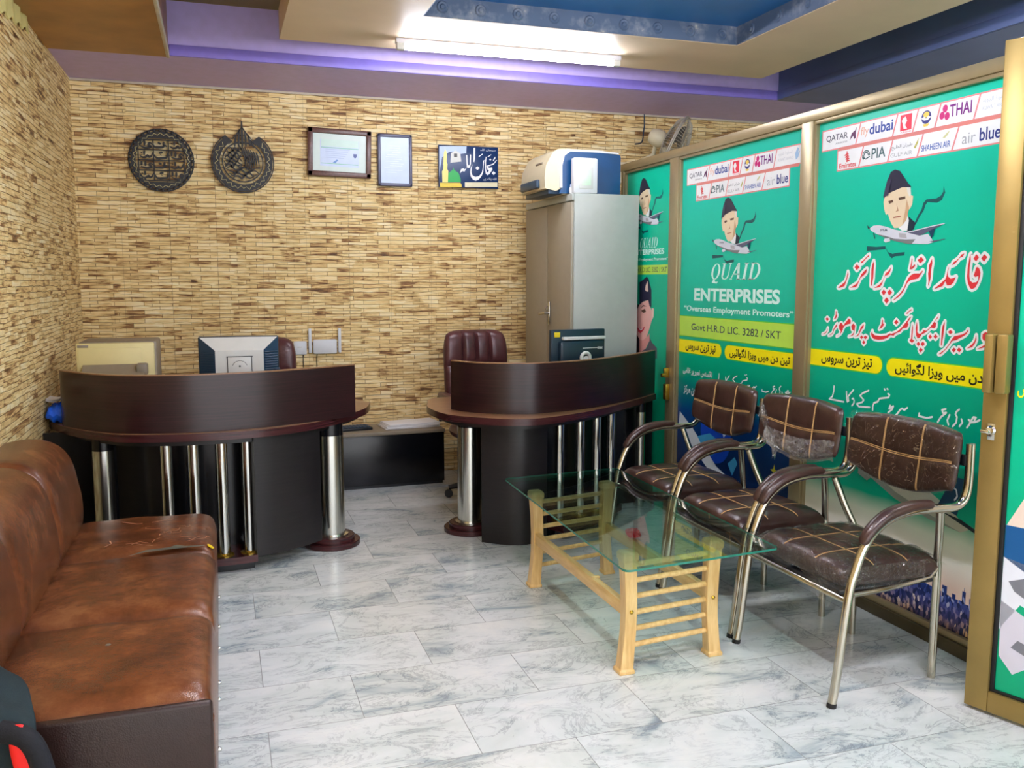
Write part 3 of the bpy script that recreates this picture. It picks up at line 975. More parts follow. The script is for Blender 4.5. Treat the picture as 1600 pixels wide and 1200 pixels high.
MAN={'cap': [(3151,1796),(3142,1832),(3130,1870),(3115,1898),(3091,1905),(3062,1896),(3036,1868),(3013,1842),(2995,1827),(2995,1823),(3044,1828),(3098,1816),(3132,1807),(3147,1792)],'face': [(3147,1792),(3132,1807),(3098,1816),(3044,1828),(2998,1825),(2993,1791),(2981,1788),(2983,1755),(2995,1737),(3005,1734),(3006,1711),(3013,1692),(3033,1673),(3055,1664),(3080,1664),(3095,1681),(3107,1698),(3121,1726),(3132,1721),(3145,1748),(3150,1776)],'hair': [(3020,1825),(2998,1825),(2993,1791),(3002,1787),(3013,1804)],'cheek': [(3016,1777),(2999,1741),(3005,1722),(3013,1692),(3033,1673),(3027,1704),(3021,1731)],'eyel': [(3121,1778),(3096,1781),(3091,1772),(3115,1766)],'eyer': [(3063,1787),(3024,1790),(3023,1779),(3057,1777)],'nose': [(3074,1766),(3058,1734),(3076,1730),(3065,1740)],'mouth': [(3088,1710),(3046,1713),(3042,1709),(3085,1705)],'collar': [(3006,1711),(2998,1691),(3004,1649),(3032,1650),(3055,1663),(3033,1673),(3013,1692)],'coat': [(2999,1706),(2959,1677),(2968,1654),(2983,1644),(3010,1645),(3000,1679)],'mapa': [(2822,1812),(2813,1786),(2828,1758),(2852,1750),(2902,1756),(2912,1746),(2920,1724),(2940,1702),(2958,1673),(2968,1675),(2950,1707),(2931,1732),(2925,1754),(2908,1768),(2858,1767),(2834,1776),(2823,1790)],'mapb': [(3241,1595),(3181,1590),(3126,1591),(3125,1578),(3174,1576),(3240,1574)],'mapc': [(3122,1586),(3110,1566),(3081,1557),(3064,1561),(3012,1563),(3014,1549),(3069,1547),(3085,1539),(3100,1550),(3116,1570)],'fus': [(3227,1670),(3205,1681),(3169,1681),(3128,1673),(3076,1658),(3032,1650),(2977,1636),(2934,1626),(2888,1631),(2867,1611),(2856,1598),(2886,1591),(2942,1594),(3006,1598),(3073,1611),(3131,1627),(3185,1646),(3215,1659)],'belly': [(3185,1645),(3131,1635),(3074,1620),(3007,1614),(2954,1613),(2974,1594),(3006,1598),(3073,1611),(3131,1627)],'wing': [(3009,1643),(2967,1646),(2875,1659),(2804,1667),(2845,1653),(2899,1636),(2955,1619),(2975,1608),(3002,1613)],'wingl': [(3125,1630),(3053,1645),(3028,1640),(3086,1632),(3125,1627)],'eng': [(3131,1623),(3102,1624),(3097,1611),(3124,1606),(3136,1613)],'engb': [(3048,1642),(3009,1638),(3002,1618),(3044,1624)],'fin': [(2884,1642),(2852,1653),(2860,1622),(2869,1613)],'tail': [(2881,1601),(2795,1609),(2802,1606),(2856,1598)],'gear': [(3203,1651),(3194,1626),(3188,1623),(3195,1648)],'nosec': [(3241,1685),(3223,1671),(3231,1666),(3239,1675)],'pia': [(3157,1668),(3114,1666),(3113,1653),(3156,1656)]}
WOMAN={'hat': [(5446,1281),(5451,1431),(5402,1446),(5346,1470),(5315,1451),(5275,1383),(5270,1271),(5297,1275),(5315,1314),(5353,1313),(5396,1302)],'badge': [(5331,1441),(5317,1372),(5342,1370),(5366,1382),(5357,1411)],'face': [(5446,1281),(5396,1302),(5315,1316),(5292,1275),(5264,1247),(5262,1183),(5292,1128),(5333,1066),(5398,1042),(5438,1050),(5490,1087),(5506,1218)],'ear': [(5265,1266),(5233,1262),(5236,1209),(5267,1178)],'eye': [(5417,1242),(5362,1258),(5345,1236),(5383,1228)],'brow': [(5428,1256),(5390,1282),(5335,1274),(5390,1272)],'mouth': [(5469,1126),(5412,1122),(5357,1139),(5373,1114),(5422,1091),(5456,1099)],'teeth': [(5457,1124),(5412,1119),(5370,1131),(5417,1109)],'neck': [(5438,1050),(5398,1042),(5333,1066),(5291,1098),(5289,1049),(5362,974),(5434,959)],'suit': [(5290,1079),(5256,1041),(5181,1008),(5179,940),(5405,921),(5396,972),(5330,997),(5289,1049)]}
BOARD={'letters': [[(1819,2412),(1833,2414),(1830,2344),(1825,2308),(1818,2313)],[(1792,2363),(1800,2361),(1798,2294),(1791,2270),(1778,2264),(1769,2269),(1765,2293),(1762,2359),(1771,2359),(1774,2294),(1782,2282),(1790,2294)],[(1767,2281),(1764,2263),(1750,2239),(1731,2241),(1718,2226),(1715,2231),(1724,2256),(1743,2262),(1750,2254),(1762,2263)],[(1812,2295),(1797,2267),(1792,2234),(1797,2204),(1813,2184),(1835,2175),(1858,2185),(1880,2210),(1893,2241),(1896,2286),(1901,2329),(1893,2322),(1890,2274),(1883,2237),(1861,2210),(1832,2203),(1810,2214),(1802,2235),(1804,2265)],[(1913,2353),(1905,2311),(1906,2262),(1912,2229),(1925,2218),(1941,2227),(1964,2259),(1962,2277),(1941,2273),(1924,2280),(1938,2285),(1974,2298),(2000,2330),(1993,2332),(1974,2307),(1942,2294),(1917,2287),(1925,2260),(1938,2252),(1922,2236),(1915,2263),(1914,2311),(1919,2350)],[(1848,2281),(1866,2267),(1848,2253),(1832,2266)],[(1972,2250),(1990,2237),(1974,2221),(1959,2234)],[(1948,2340),(1956,2331),(1946,2326),(1940,2333)],[(1887,2373),(1858,2352),(1860,2347),(1889,2368)],[(1953,2371),(1926,2352),(1929,2348),(1955,2366)],[(1987,2356),(1974,2341),(1967,2322),(1974,2325),(1987,2344)]],'small': [[(1871,2408),(1990,2414),(1990,2390),(1871,2384)],[(1893,2202),(1996,2205),(1996,2179),(1893,2176)]],'minaret': [(1605,2394),(1594,2367),(1590,2298),(1587,2286),(1591,2275),(1588,2248),(1580,2233),(1582,2155),(1623,2156),(1627,2237),(1619,2252),(1621,2288),(1615,2299),(1617,2368)],'dome': [(1665,2265),(1658,2247),(1639,2232),(1623,2216),(1610,2159),(1721,2163),(1718,2190),(1705,2225),(1680,2242),(1669,2251)],'sky': [(1561,2413),(1767,2422),(1763,2371),(1719,2363),(1681,2382),(1634,2374),(1581,2334),(1564,2244),(1559,2184)],'court': [(1647,2366),(1681,2388),(1719,2369),(1725,2310),(1643,2297)],'cube': [(1670,2364),(1695,2365),(1695,2340),(1670,2339)],'base': [(1563,2152),(1717,2157),(1727,2142),(1727,2125),(1563,2120)],'cream': [(1752,2161),(2004,2169),(2004,2135),(1752,2127)],'bounds': [(1555,2415),(2010,2430),(2009,2129),(1555,2117)]}



def shift(pts, du, dv):
    return [(a + du, b + dv) for a, b in pts]


def art_logos(panel, du, dv):
    """two white strips of airline logos with pink borders"""
    a = Art(pfn)
    pk = ('pink_border', (226, 140, 140))

    def X(y):
        return y + du

    def Zz(z):
        return z + dv
    for u0, u1, v0, v1 in ((3571, 2466, 2043, 2128), (3459, 2560, 1943, 2027)):
        a.rect(X(u0 + 6), X(u1 - 6), Zz(v0 - 6), Zz(v1 + 6), pk, 1)
        a.rect(X(u0), X(u1), Zz(v0), Zz(v1), WHITE, 2)
    a.rect(X(3459), X(2480), Zz(2027), Zz(2043), ('salmon', (216, 130, 122)), 1.5)
    for top, bot, v1, v0 in [(3315, 3343, 2128, 2043), (3091, 3116, 2128, 2043), (2976, 3003, 2128, 2043), (2859, 2885, 2128, 2043), (2669, 2694, 2128, 2043),
                             (3291, 3316, 2027, 1943), (3113, 3138, 2027, 1943), (2943, 2970, 2027, 1943), (2762, 2791, 2027, 1943)]:
        a.poly([(X(top + 4), Zz(v1)), (X(top - 4), Zz(v1)), (X(bot - 4), Zz(v0)), (X(bot + 4), Zz(v0))], pk, 3)
    gr, wine = ('grey_ink', (110, 112, 120)), ('wine', (92, 40, 84))
    a.text('QATAR', X(3545), X(3398), Zz(2074), Zz(2106), ('slate_ink', (72, 76, 92)), 3, 0.01)
    a.text('AIRWAYS', X(3480), X(3400), Zz(2060), Zz(2068), gr, 3)
    a.poly(shift([(3384, 2066), (3372, 2094), (3350, 2104), (3338, 2118), (3346, 2096), (3344, 2070), (3356, 2066), (3360, 2082)], du, dv), wine, 3)
    a.text('fly', X(3312), X(3262), Zz(2064), Zz(2110), ('peach_ink', (232, 178, 150)), 3)
    a.text('dubai', X(3258), X(3116), Zz(2070), Zz(2116), ('royal_blue', (38, 66, 150)), 3, 0.02)
    a.rect(X(3074), X(3010), Zz(2056), Zz(2120), ('logo_red', (228, 52, 76)), 3)
    a.poly(shift([(3058, 2108), (3044, 2112), (3036, 2094), (3046, 2078), (3034, 2062), (3054, 2064), (3060, 2084), (3066, 2096)], du, dv), WHITE, 4)
    a.text('AIRLINE', X(3072), X(3012), Zz(2047), Zz(2053), ('logo_red', (228, 52, 76)), 3)
    cx, cz, r = X(2932), Zz(2090), 26
    circ = [(cx + r * math.cos(t * math.pi / 12), cz + r * math.sin(t * math.pi / 12)) for t in range(24)]
    a.poly(circ, ('logo_navy', (56, 56, 130)), 3)
    a.poly([(cx + 16 * math.cos(t * math.pi / 8), cz + 10 + 11 * math.sin(t * math.pi / 8)) for t in range(16)], ('logo_gold', (238, 206, 90)), 4)
    a.poly([(cx - 26, cz - 2), (cx - 10, cz + 4), (cx, cz - 6), (cx + 10, cz + 4), (cx + 26, cz - 2), (cx + 10, cz - 12), (cx - 10, cz - 12)], WHITE, 5)
    a.poly([(cx - 18, cz - 26), (cx + 18, cz - 26), (cx + 10, cz - 36), (cx - 10, cz - 36)], ('logo_gold', (238, 206, 90)), 3)
    mg = ('magenta', (204, 40, 120))
    for ang in (90, 200, 320):
        ex, ez = X(2836) - 15 * math.cos(R(ang)), Zz(2088) + 18 * math.sin(R(ang))
        a.poly([(ex + 13 * math.cos(t * math.pi / 7), ez + 15 * math.sin(t * math.pi / 7)) for t in range(14)], mg, 3)
    a.text('THAI', X(2812), X(2706), Zz(2070), Zz(2116), ('violet_ink', (122, 30, 128)), 3, 0.015)
    pale = ('pale_grey_ink', (196, 202, 208))
    a.text(shape_urdu('الخطوط الجویہ'), X(2655), X(2540), Zz(2092), Zz(2112), pale, 3)
    a.text('KUWAIT AIRWAYS', X(2655), X(2530), Zz(2068), Zz(2082), pale, 3)
    a.poly(shift([(2510, 2060), (2518, 2090), (2500, 2118), (2488, 2112), (2494, 2092), (2480, 2100), (2492, 2070)], du, dv), ('pale_blue_ink', (164, 196, 226)), 3)
    em = ('emblem_red', (216, 74, 78))
    a.text('Emirates', X(3448), X(3334), Zz(1948), Zz(1970), em, 3, 0.02)
    for k in range(4):
        a.stroke(shift([(3412 - 14 + 4 * k, 1976 + 9 * k), (3396, 1982 + 9 * k), (3380 + 3 * k, 1976 + 10 * k)], du, dv), 6, em, 3)
    a.stroke(shift([(3394, 1974), (3398, 2018)], du, dv), 6, em, 3)
    a.text('PIA', X(3238), X(3154), Zz(1966), Zz(2010), ('sea_green_ink', (52, 92, 96)), 3, 0.01)
    for k, rr in enumerate((22, 14)):
        a.stroke([(X(3272) + rr * math.cos(R(t)), Zz(1984) + rr * math.sin(R(t))) for t in range(-40, 200, 24)], 5, ('sea_green_ink', (52, 92, 96)), 3)
    a.stroke(shift([(3294, 1978), (3272, 1970), (3250, 1978)], du, dv), 5, ('sea_green_ink', (52, 92, 96)), 3)
    a.text(shape_urdu('طیران الخلیج'), X(3118), X(3000), Zz(1984), Zz(2004), gr, 3)
    a.text('GULF AIR', X(3122), X(3000), Zz(1956), Zz(1972), ('pale_ink', (170, 172, 176)), 3)
    a.poly(shift([(2992, 1980), (2978, 2000), (2966, 2016), (2970, 1996), (2982, 1976)], du, dv), ('olive_gold', (186, 180, 90)), 3)
    a.text('SHAHEEN AIR', X(2950), X(2800), Zz(1958), Zz(1982), ('cobalt', (56, 96, 176)), 3, 0.01)
    a.poly(shift([(2842, 1996), (2822, 2012), (2806, 2020), (2816, 2004), (2830, 1994)], du, dv), ('pale_olive', (204, 204, 150)), 3)
    a.text('air', X(2744), X(2680), Zz(1958), Zz(1998), ('silver_ink', (172, 176, 180)), 3)
    a.text('blue', X(2662), X(2568), Zz(1958), Zz(2006), ('deep_blue', (42, 56, 130)), 3, 0.015)
    return a.done('logo_strip', panel)


def art_portrait(panel, du, dv):
    """printed portrait of a man in a dark cap with an airliner across it"""
    a = Art(pfn)
    cols = {'mapa': ('map_shade', (24, 84, 88)), 'mapb': ('map_shade', (24, 84, 88)), 'mapc': ('map_shade', (24, 84, 88)), 'coat': ('coat', (30, 50, 66)),
            'face': ('skin', (232, 212, 178)), 'hair': ('white_hair', (226, 226, 216)), 'cheek': ('skin_dark', (206, 168, 128)), 'collar': WHITE,
            'cap': ('cap', (46, 46, 66)), 'eyel': ('eye', (96, 72, 58)), 'eyer': ('eye', (96, 72, 58)), 'nose': ('skin_line', (178, 130, 96)), 'mouth': ('lip', (176, 110, 88)),
            'fus': ('plane_white', (212, 216, 226)), 'belly': ('plane_grey', (120, 126, 128)), 'wing': ('wing_grey', (94, 96, 120)), 'wingl': ('wing_light', (168, 172, 190)),
            'eng': ('plane_white', (212, 216, 226)), 'engb': ('engine_grey', (176, 174, 178)), 'fin': ('fin_blue', (22, 66, 92)), 'tail': ('wing_grey', (94, 96, 120)),
            'gear': ('gear', (50, 60, 66)), 'nosec': ('gear', (50, 60, 66))}
    order = ['mapa', 'mapb', 'mapc', 'coat', 'collar', 'face', 'hair', 'cheek', 'cap', 'nose', 'eyel', 'eyer', 'mouth', 'wing', 'wingl', 'fus', 'belly', 'tail', 'fin', 'eng', 'engb', 'gear', 'nosec']
    for k, key in enumerate(order):
        a.poly(shift(MAN[key], du, dv), cols[key], 1 + k * 0.35)
    w = MAN['wing']
    a.stroke(shift([w[0], w[1], w[2], w[3]], du, dv), 4, ('plane_white', (212, 216, 226)), 10)
    p = MAN['pia']
    a.text('PIA', p[0][0] + du, p[1][0] + du, p[2][1] + dv + 1, p[0][1] + dv - 4, ('fin_blue', (22, 66, 92)), 11)
    a.poly([(q[0] + du, q[1] + dv) for q in [(MAN['cap'][0][0], MAN['cap'][0][1]), MAN['cap'][1], MAN['cap'][2], (MAN['cap'][2][0] - 22, MAN['cap'][2][1] - 4), (MAN['cap'][1][0] - 20, MAN['cap'][1][1] - 30)]], ('cap_light', (62, 60, 84)), 9)
    return a.done('portrait_print', panel)


def quaid(a, u0, u1, v0, v1, c, layer):
    """slanted condensed roman capitals Q U A I D in a box"""
    sh = 0.16

    def P(x, y):
        return (u0 + (x + sh * (y - 0.5) * 0.35) * (u1 - u0), v0 + y * (v1 - v0))

    def ell(cx, cy, rx, ry, thick_x, thick_y, a0=0, a1=360):
        n = 22
        for i in range(n):
            t0, t1 = R(a0 + (a1 - a0) * i / n), R(a0 + (a1 - a0) * (i + 1) / n)
            q = []
            for t in (t0, t1):
                q.append((cx + rx * math.cos(t), cy + ry * math.sin(t)))
            for t in (t1, t0):
                q.append((cx + (rx - thick_x) * math.cos(t), cy + (ry - thick_y) * math.sin(t)))
            a.poly([P(*k) for k in q], c, layer)
    ell(0.095, 0.5, 0.095, 0.5, 0.04, 0.05)
    a.poly([P(*k) for k in [(0.07, 0.02), (0.05, -0.2), (0.16, -0.26), (0.185, -0.12), (0.13, -0.16), (0.10, 0.0)]], c, layer)
    for x, w in ((0.235, 0.042), (0.375, 0.016)):
        a.poly([P(x, 0.25), P(x + w, 0.25), P(x + w, 0.97), P(x, 0.97)], c, layer)
        a.poly([P(x - 0.02, 0.95), P(x + w + 0.02, 0.95), P(x + w + 0.02, 1.0), P(x - 0.02, 1.0)], c, layer)
    ell(0.313, 0.27, 0.078, 0.27, 0.03, 0.05, 180, 360)
    a.poly([P(*k) for k in [(0.435, 0.0), (0.452, 0.0), (0.55, 0.8), (0.545, 1.0), (0.535, 1.0)]], c, layer)
    a.poly([P(*k) for k in [(0.545, 1.0), (0.572, 1.0), (0.625, 0.0), (0.575, 0.0), (0.535, 0.85)]], c, layer)
    a.poly([P(*k) for k in [(0.47, 0.3), (0.60, 0.3), (0.60, 0.36), (0.475, 0.36)]], c, layer)
    for x0, x1 in ((0.42, 0.475), (0.56, 0.645)):
        a.poly([P(x0, 0), P(x1, 0), P(x1, 0.05), P(x0, 0.05)], c, layer)
    a.poly([P(*k) for k in [(0.69, 0), (0.735, 0), (0.735, 1), (0.69, 1)]], c, layer)
    for y in (0, 0.95):
        a.poly([P(0.67, y), P(0.755, y), P(0.755, y + 0.05), P(0.67, y + 0.05)], c, layer)
    a.poly([P(*k) for k in [(0.815, 0), (0.86, 0), (0.86, 1), (0.815, 1)]], c, layer)
    for y in (0, 0.95):
        a.poly([P(0.795, y), P(0.90, y), P(0.90, y + 0.05), P(0.795, y + 0.05)], c, layer)
    ell(0.88, 0.5, 0.12, 0.5, 0.045, 0.05, -90, 90)


def art_english(panel, du, dv, lime=(1111, 1229), thin=False):
    a = Art(pfn)
    quaid(a, 4528 + du, 4043 + du, 1450 + dv, 1540 + dv, TEALW, 2)
    a.text('ENTERPRISES', 4719 + du, 3861 + du, 1325 + dv, 1400 + dv, TEALW, 2, 0.035)
    a.text('“Overseas Employment Promoters”', 4837 + du, 3746 + du, 1252 + dv, 1296 + dv, TEALW, 2, 0.022)
    return a


def art_white_urdu(a, k=1.0, o=(0, 0), c0=(0, 0)):
    for s in WHITE_STROKES:
        a.stroke([(c0[0] + (p[0] - o[0]) * k, c0[1] + (p[1] - o[1]) * k) for p in s], 8 * max(k, 0.6), WHITE, 2)


def art_yellow(a, u_left, u_gap0, u_gap1, u_right, v0=1047, v1=1121, s=1.0):
    a.pill(u_left, u_gap0, v0 - 5, v1 + 5, ('green_edge', (90, 200, 60)), False, True, 1)
    a.pill(u_gap1, u_right, v0 - 5, v1 + 5, ('green_edge', (90, 200, 60)), True, False, 1)
    a.pill(u_left, u_gap0 + 5, v0, v1, YEL, False, True, 2)
    a.pill(u_gap1 - 5, u_right, v0, v1, YEL, True, False, 2)
    h = v1 - v0
    a.text(shape_urdu('تیز ترین سروس'), u_gap0 + 410 * s, u_gap0 + 65 * s, v0 + 0.12 * h, v1 - 0.18 * h, DARK, 3, 0.025)
    a.text(shape_urdu('تین دن میں ویزا لگوائیں'), u_gap1 - 55 * s, u_gap1 - 610 * s, v0 + 0.10 * h, v1 - 0.12 * h, DARK, 3, 0.025)


def panel(name, y0, y1, film, label):
    p = MB().box((GX, y0, 0.072), (GX + 0.008, y1, 2.174)).build(name, M[film], part, smooth=0, label=label)
    return p


# far panel, half hidden behind the steel cabinet
p1 = panel('poster_panel', 5.018, 5.662, 'film_plain', 'narrow green poster with a smiling woman in a dark hat')
art_portrait(p1, 2325, 210)
a = Art(pfn)
quaid(a, 5452, 5200, 1655, 1722, TEALW, 2)
a.text('ENTERPRISES', 5560, 5109, 1612, 1648, TEALW, 2, 0.035)
a.text('“Overseas Employment Promoters”', 5640, 5059, 1568, 1592, TEALW, 2, 0.022)
a.rect(5655, 5030, 1484, 1544, LIME, 2)
a.text('Govt H.R.D LIC. 3282 / SKT', 5600, 5066, 1498, 1530, NAVYI, 3)
a.done('lettering', p1)
a = Art(pfn)
wc = {'hat': ('hat', (44, 44, 70)), 'badge': ('badge', (234, 206, 190)), 'face': ('face', (238, 186, 178)), 'ear': ('ear', (240, 206, 192)), 'eye': ('eye', (96, 72, 58)),
      'brow': ('brow', (92, 50, 54)), 'mouth': ('lips', (206, 50, 70)), 'teeth': WHITE, 'neck': ('neck', (226, 158, 152)), 'suit': ('suit', (86, 84, 96))}
for k, key in enumerate(['neck', 'suit', 'ear', 'face', 'hat', 'badge', 'brow', 'eye', 'mouth', 'teeth']):
    a.poly(WOMAN[key], wc[key], 1 + k * 0.5)
a.poly([(5600, 1290), (5446, 1281), (5490, 1087), (5438, 1050), (5434, 900), (5640, 900), (5640, 1200)], ('dark_hair', (38, 26, 36)), 0.6)
a.done('woman_print', p1)

# middle panel
p2 = panel('poster_panel', 3.712, 4.888, 'film_english', 'green poster with white English lettering behind the far chairs')
art_logos(p2, 1262, -31)
art_portrait(p2, 1285, -4)
a = art_english(p2, 0, 0)
a.rect(4888, 3712, 1106, 1234, ('green_edge', (90, 200, 60)), 1)
a.rect(4888, 3712, 1111, 1229, LIME, 2)
a.text('Govt H.R.D LIC. 3282 / SKT', 4742, 3842, 1150, 1190, NAVYI, 3, 0.004)
art_yellow(a, 4888, 4396, 4369, 3712, 1010, 1086)
art_white_urdu(a, 0.8, (2582, 929), (3748, 893))
a.text(shape_urdu('لائسنس نمبر پر غلامی'), 4832, 4492, 872, 922, WHITE, 2, 0.03)
a.text(shape_urdu('ترین مرکز'), 4818, 4650, 752, 815, WHITE, 2, 0.03)
a.done('lettering', p2)
a = Art(pfn)
glb = [(4440 + 165 * math.cos(t * math.pi / 16), 560 + 165 * math.sin(t * math.pi / 16)) for t in range(32)]
a.poly(glb, ('globe_blue', (20, 70, 190)), 1)
a.poly([(4400, 700), (4330, 690), (4300, 600), (4350, 560), (4390, 620)], ('globe_white', (196, 222, 240)), 2)
a.poly([(4520, 520), (4460, 540), (4420, 480), (4470, 430), (4520, 460)], ('globe_teal', (40, 140, 180)), 2)
a.poly([(4860, 640), (4700, 560), (4420, 380), (4250, 330), (4300, 300), (4500, 340), (4740, 470), (4870, 560)], ('jet_white', (206, 216, 224)), 3)
a.poly([(4640, 520), (4500, 560), (4430, 540), (4560, 450)], ('jet_blue', (60, 150, 200)), 4)
a.poly([(4300, 420), (4230, 470), (4200, 440), (4250, 360)], ('jet_blue', (60, 150, 200)), 4)
for sx, sy in ((3990, 600), (4160, 640), (3860, 470)):
    a.poly([(sx, sy + 34), (sx - 8, sy + 8), (sx - 34, sy), (sx - 8, sy - 8), (sx, sy - 34), (sx + 8, sy - 8), (sx + 34, sy), (sx + 8, sy + 8)], ('star_yellow', (200, 196, 50)), 2)
a.done('globe_print', p2)

# near panel
p3 = panel('poster_panel', 2.43, 3.598, 'film_urdu', 'green poster with red Urdu headline and a city skyline at its foot')
art_logos(p3, 0, 0)
art_portrait(p3, 0, 0)
a = Art(pfn)
for s in HEAD:
    a.outline(s, 22, WHITE, 1)
    a.poly(s, REDI, 3.5)
for s in LINE:
    a.outline(s, 18, WHITE, 1)
    a.poly(s, REDI, 3.5)
art_yellow(a, 3598, 3107, 3088, 2432)
art_white_urdu(a)
a.done('lettering', p3)
# airliner across the sunset
a = Art(pfn)
lg, md, dk = ('jet_light', (188, 192, 176)), ('jet_mid', (140, 150, 140)), ('jet_dark', (30, 44, 52))
a.poly([(3330, 800), (3250, 830), (3120, 760), (2900, 640), (2700, 560), (2600, 500), (2640, 480), (2800, 510), (3000, 560), (3180, 640), (3300, 740)], lg, 1)
a.poly([(3300, 740), (3180, 640), (3000, 560), (2800, 510), (2640, 480), (2800, 490), (3000, 530), (3200, 610), (3310, 700)], md, 2)
a.poly([(3240, 690), (2960, 660), (2880, 620), (2980, 590), (3190, 620)], dk, 3)
a.poly([(3220, 650), (3150, 650), (3130, 600), (3170, 570), (3230, 590)], md, 4)
a.poly([(2760, 560), (2690, 690), (2630, 690), (2660, 540)], ('fin_blue', (22, 66, 92)), 3)
a.stroke([(2690, 650), (2670, 640), (2664, 616), (2676, 600)], 7, WHITE, 4)
a.poly([(2740, 540), (2480, 470), (2470, 480), (2640, 530)], dk, 4)
a.text('PIA', 3215, 3130, 716, 760, ('fin_blue', (22, 66, 92)), 3, 0.02)
a.done('airliner_print', p3)
# skyline: towers of many heights in one print
random.seed(4)
c = MB()
c.box((GX - 0.0006, 2.432, 0.075), (GX, 3.596, 0.20))
y = 2.44
while y < 3.58:
    w = random.uniform(0.010, 0.03)
    h = 0.215 + 0.045 * random.random() ** 3 + 0.015 * math.sin(y * 7)
    if random.random() < 0.12:
        h += 0.025
    c.box((GX - 0.0008, y, 0.19), (GX, min(y + w, 3.59), h))
    if random.random() < 0.1:
        c.box((GX - 0.0008, y + w * 0.4, h), (GX, y + w * 0.5, h + 0.015))
    y += w * random.uniform(0.8, 1.2)
c.build('skyline_print', M['city'], p3, smooth=0)

# small lock on the far mullion
c = MB().box((FX0 - 0.028, 4.945, 0.70), (FX0, 4.985, 0.80), bevel=0.005)
c.lathe([(0.0, 0.0), (0.012, 0.0), (0.012, 0.03), (0.0, 0.03)], (FX0 - 0.02, 4.965, 0.855), 14, axis=(-1, 0, 0))
c.box((FX0 - 0.034, 4.955, 0.84), (FX0, 4.975, 0.90), bevel=0.003)
c.build('mullion_lock', M['brass'], part)

# ================================================================ open aluminium door leaf
DA = Vector((2.369, 2.267, 0))
DD = Vector((0.327, -0.945, 0))
DN = Vector((-0.945, -0.327, 0))            # towards the room
DL = 0.896
door = thing('door_1', DA, 'open aluminium door leaf with a green printed pane at the right edge', 'door', None, 'structure')


def dfn(s, z, d):
    return DA + DD * s + DN * d + Vector((0, 0, z))


def dbox(mb, s0, s1, z0, z1, d0, d1, m=0, bevel=0.003):
    xf = Matrix.Translation(DA) @ Matrix((( DD.x, DN.x, 0, 0), (DD.y, DN.y, 0, 0), (0, 0, 1, 0), (0, 0, 0, 1)))
    return mb.box((s0, d0, z0), (s1, d1, z1), m, bevel, xf=xf)


c = MB()
dbox(c, 0, 0.075, 0.012, 2.195, -0.045, 0)
dbox(c, DL - 0.075, DL, 0.012, 2.195, -0.045, 0)
dbox(c, 0.075, DL - 0.075, 0.012, 0.082, -0.044, -0.001)
dbox(c, 0.075, DL - 0.075, 2.10, 2.195, -0.044, -0.001)
c.build('door_frame', M['alu_door'], door)
c = MB()
for s0, s1, z0, z1 in ((0.075, 0.089, 0.082, 2.10), (DL - 0.089, DL - 0.075, 0.082, 2.10), (0.089, DL - 0.089, 0.082, 0.092), (0.089, DL - 0.089, 2.09, 2.10)):
    dbox(c, s0, s1, z0, z1, -0.03, -0.012, 0, 0.001)
c.build('gasket', M['gasket'], door)
c = MB()
dbox(c, 0.08, DL - 0.08, 0.085, 2.095, -0.028, -0.02, 0, 0)
dp = c.build('door_pane', M['film_plain'], door, smooth=0)
a = Art(lambda u, v, d: dfn(u / 1000, v / 1000, -0.0198 + d))
a.poly([(90, 650), (146, 763), (320, 980), (430, 700), (320, 560), (130, 640)], ('beige_print', (226, 208, 192)), 1)
a.poly([(90, 655), (150, 655), (330, 560), (330, 430), (140, 520), (90, 548)], ('blue_print', (20, 84, 140)), 2)
a.poly([(90, 548), (200, 530), (320, 440), (320, 330), (150, 400), (90, 300)], ('white_print', (222, 226, 234)), 2)
a.poly([(110, 470), (180, 500), (330, 430), (330, 380), (210, 400), (130, 440)], ('grey_print', (120, 122, 130)), 3)
a.poly([(90, 400), (240, 330), (400, 260), (400, 180), (190, 200), (140, 160), (95, 210)], ('cloth_print', (206, 204, 216)), 2)
a.poly([(150, 280), (220, 260), (190, 230), (130, 250)], ('grey_print', (120, 122, 130)), 3)
a.text(shape_urdu('تیز ترین سروس'), 98, 300, 1075, 1120, YEL, 2, 0.02)
a.done('pane_print', dp)
c = MB()
dbox(c, 0.018, 0.046, 1.088, 1.278, 0, 0.055, 0, 0.006)
dbox(c, 0.050, 0.086, 1.088, 1.278, 0, 0.042, 0, 0.006)
c.build('door_handle', M['alu_door'], door)
c = MB()
xf = dfn(0.034, 0.955, 0.0)
c.lathe([(0.0, 0.0), (0.016, 0.0), (0.016, 0.006), (0.011, 0.012), (0.011, 0.022), (0.0, 0.024)], dfn(0.034, 0.962, 0), 20, axis=DN)
dbox(c, 0.022, 0.046, 0.93, 0.985, 0, 0.004, 0, 0.002)
dbox(c, 0.012, 0.040, 0.955, 0.966, 0.022, 0.034, 0, 0.003)
c.build('door_lock', M['chrome'], door)

# ================================================================ reception desks
def offset_path(path, d, centre):
    """plan curve moved by d towards centre (positive) or away from it"""
    out = []
    for i, p in enumerate(path):
        t = (path[min(i + 1, len(path) - 1)] - path[max(i - 1, 0)]).normalized()
        n = Vector((-t.y, t.x))
        if n.dot(Vector(centre) - p) < 0:
            n = -n
        out.append(p + n * d)
    return out


def curved_wall(mb, path, d0, d1, z0, z1, centre, m=0):
    a, b = offset_path(path, d0, centre), offset_path(path, d1, centre)
    n = len(a)
    V, F = [], []
    for p, q in zip(a, b):
        V += [(p.x, p.y, z0), (p.x, p.y, z1), (q.x, q.y, z1), (q.x, q.y, z0)]
    for i in range(n - 1):
        k, l = 4 * i, 4 * (i + 1)
        for j in range(4):
            F.append((k + j, k + (j + 1) % 4, l + (j + 1) % 4, l + j))
    F += [(0, 1, 2, 3), (4 * (n - 1), 4 * n - 1, 4 * n - 2, 4 * n - 3)]
    return mb.add(V, F, m)


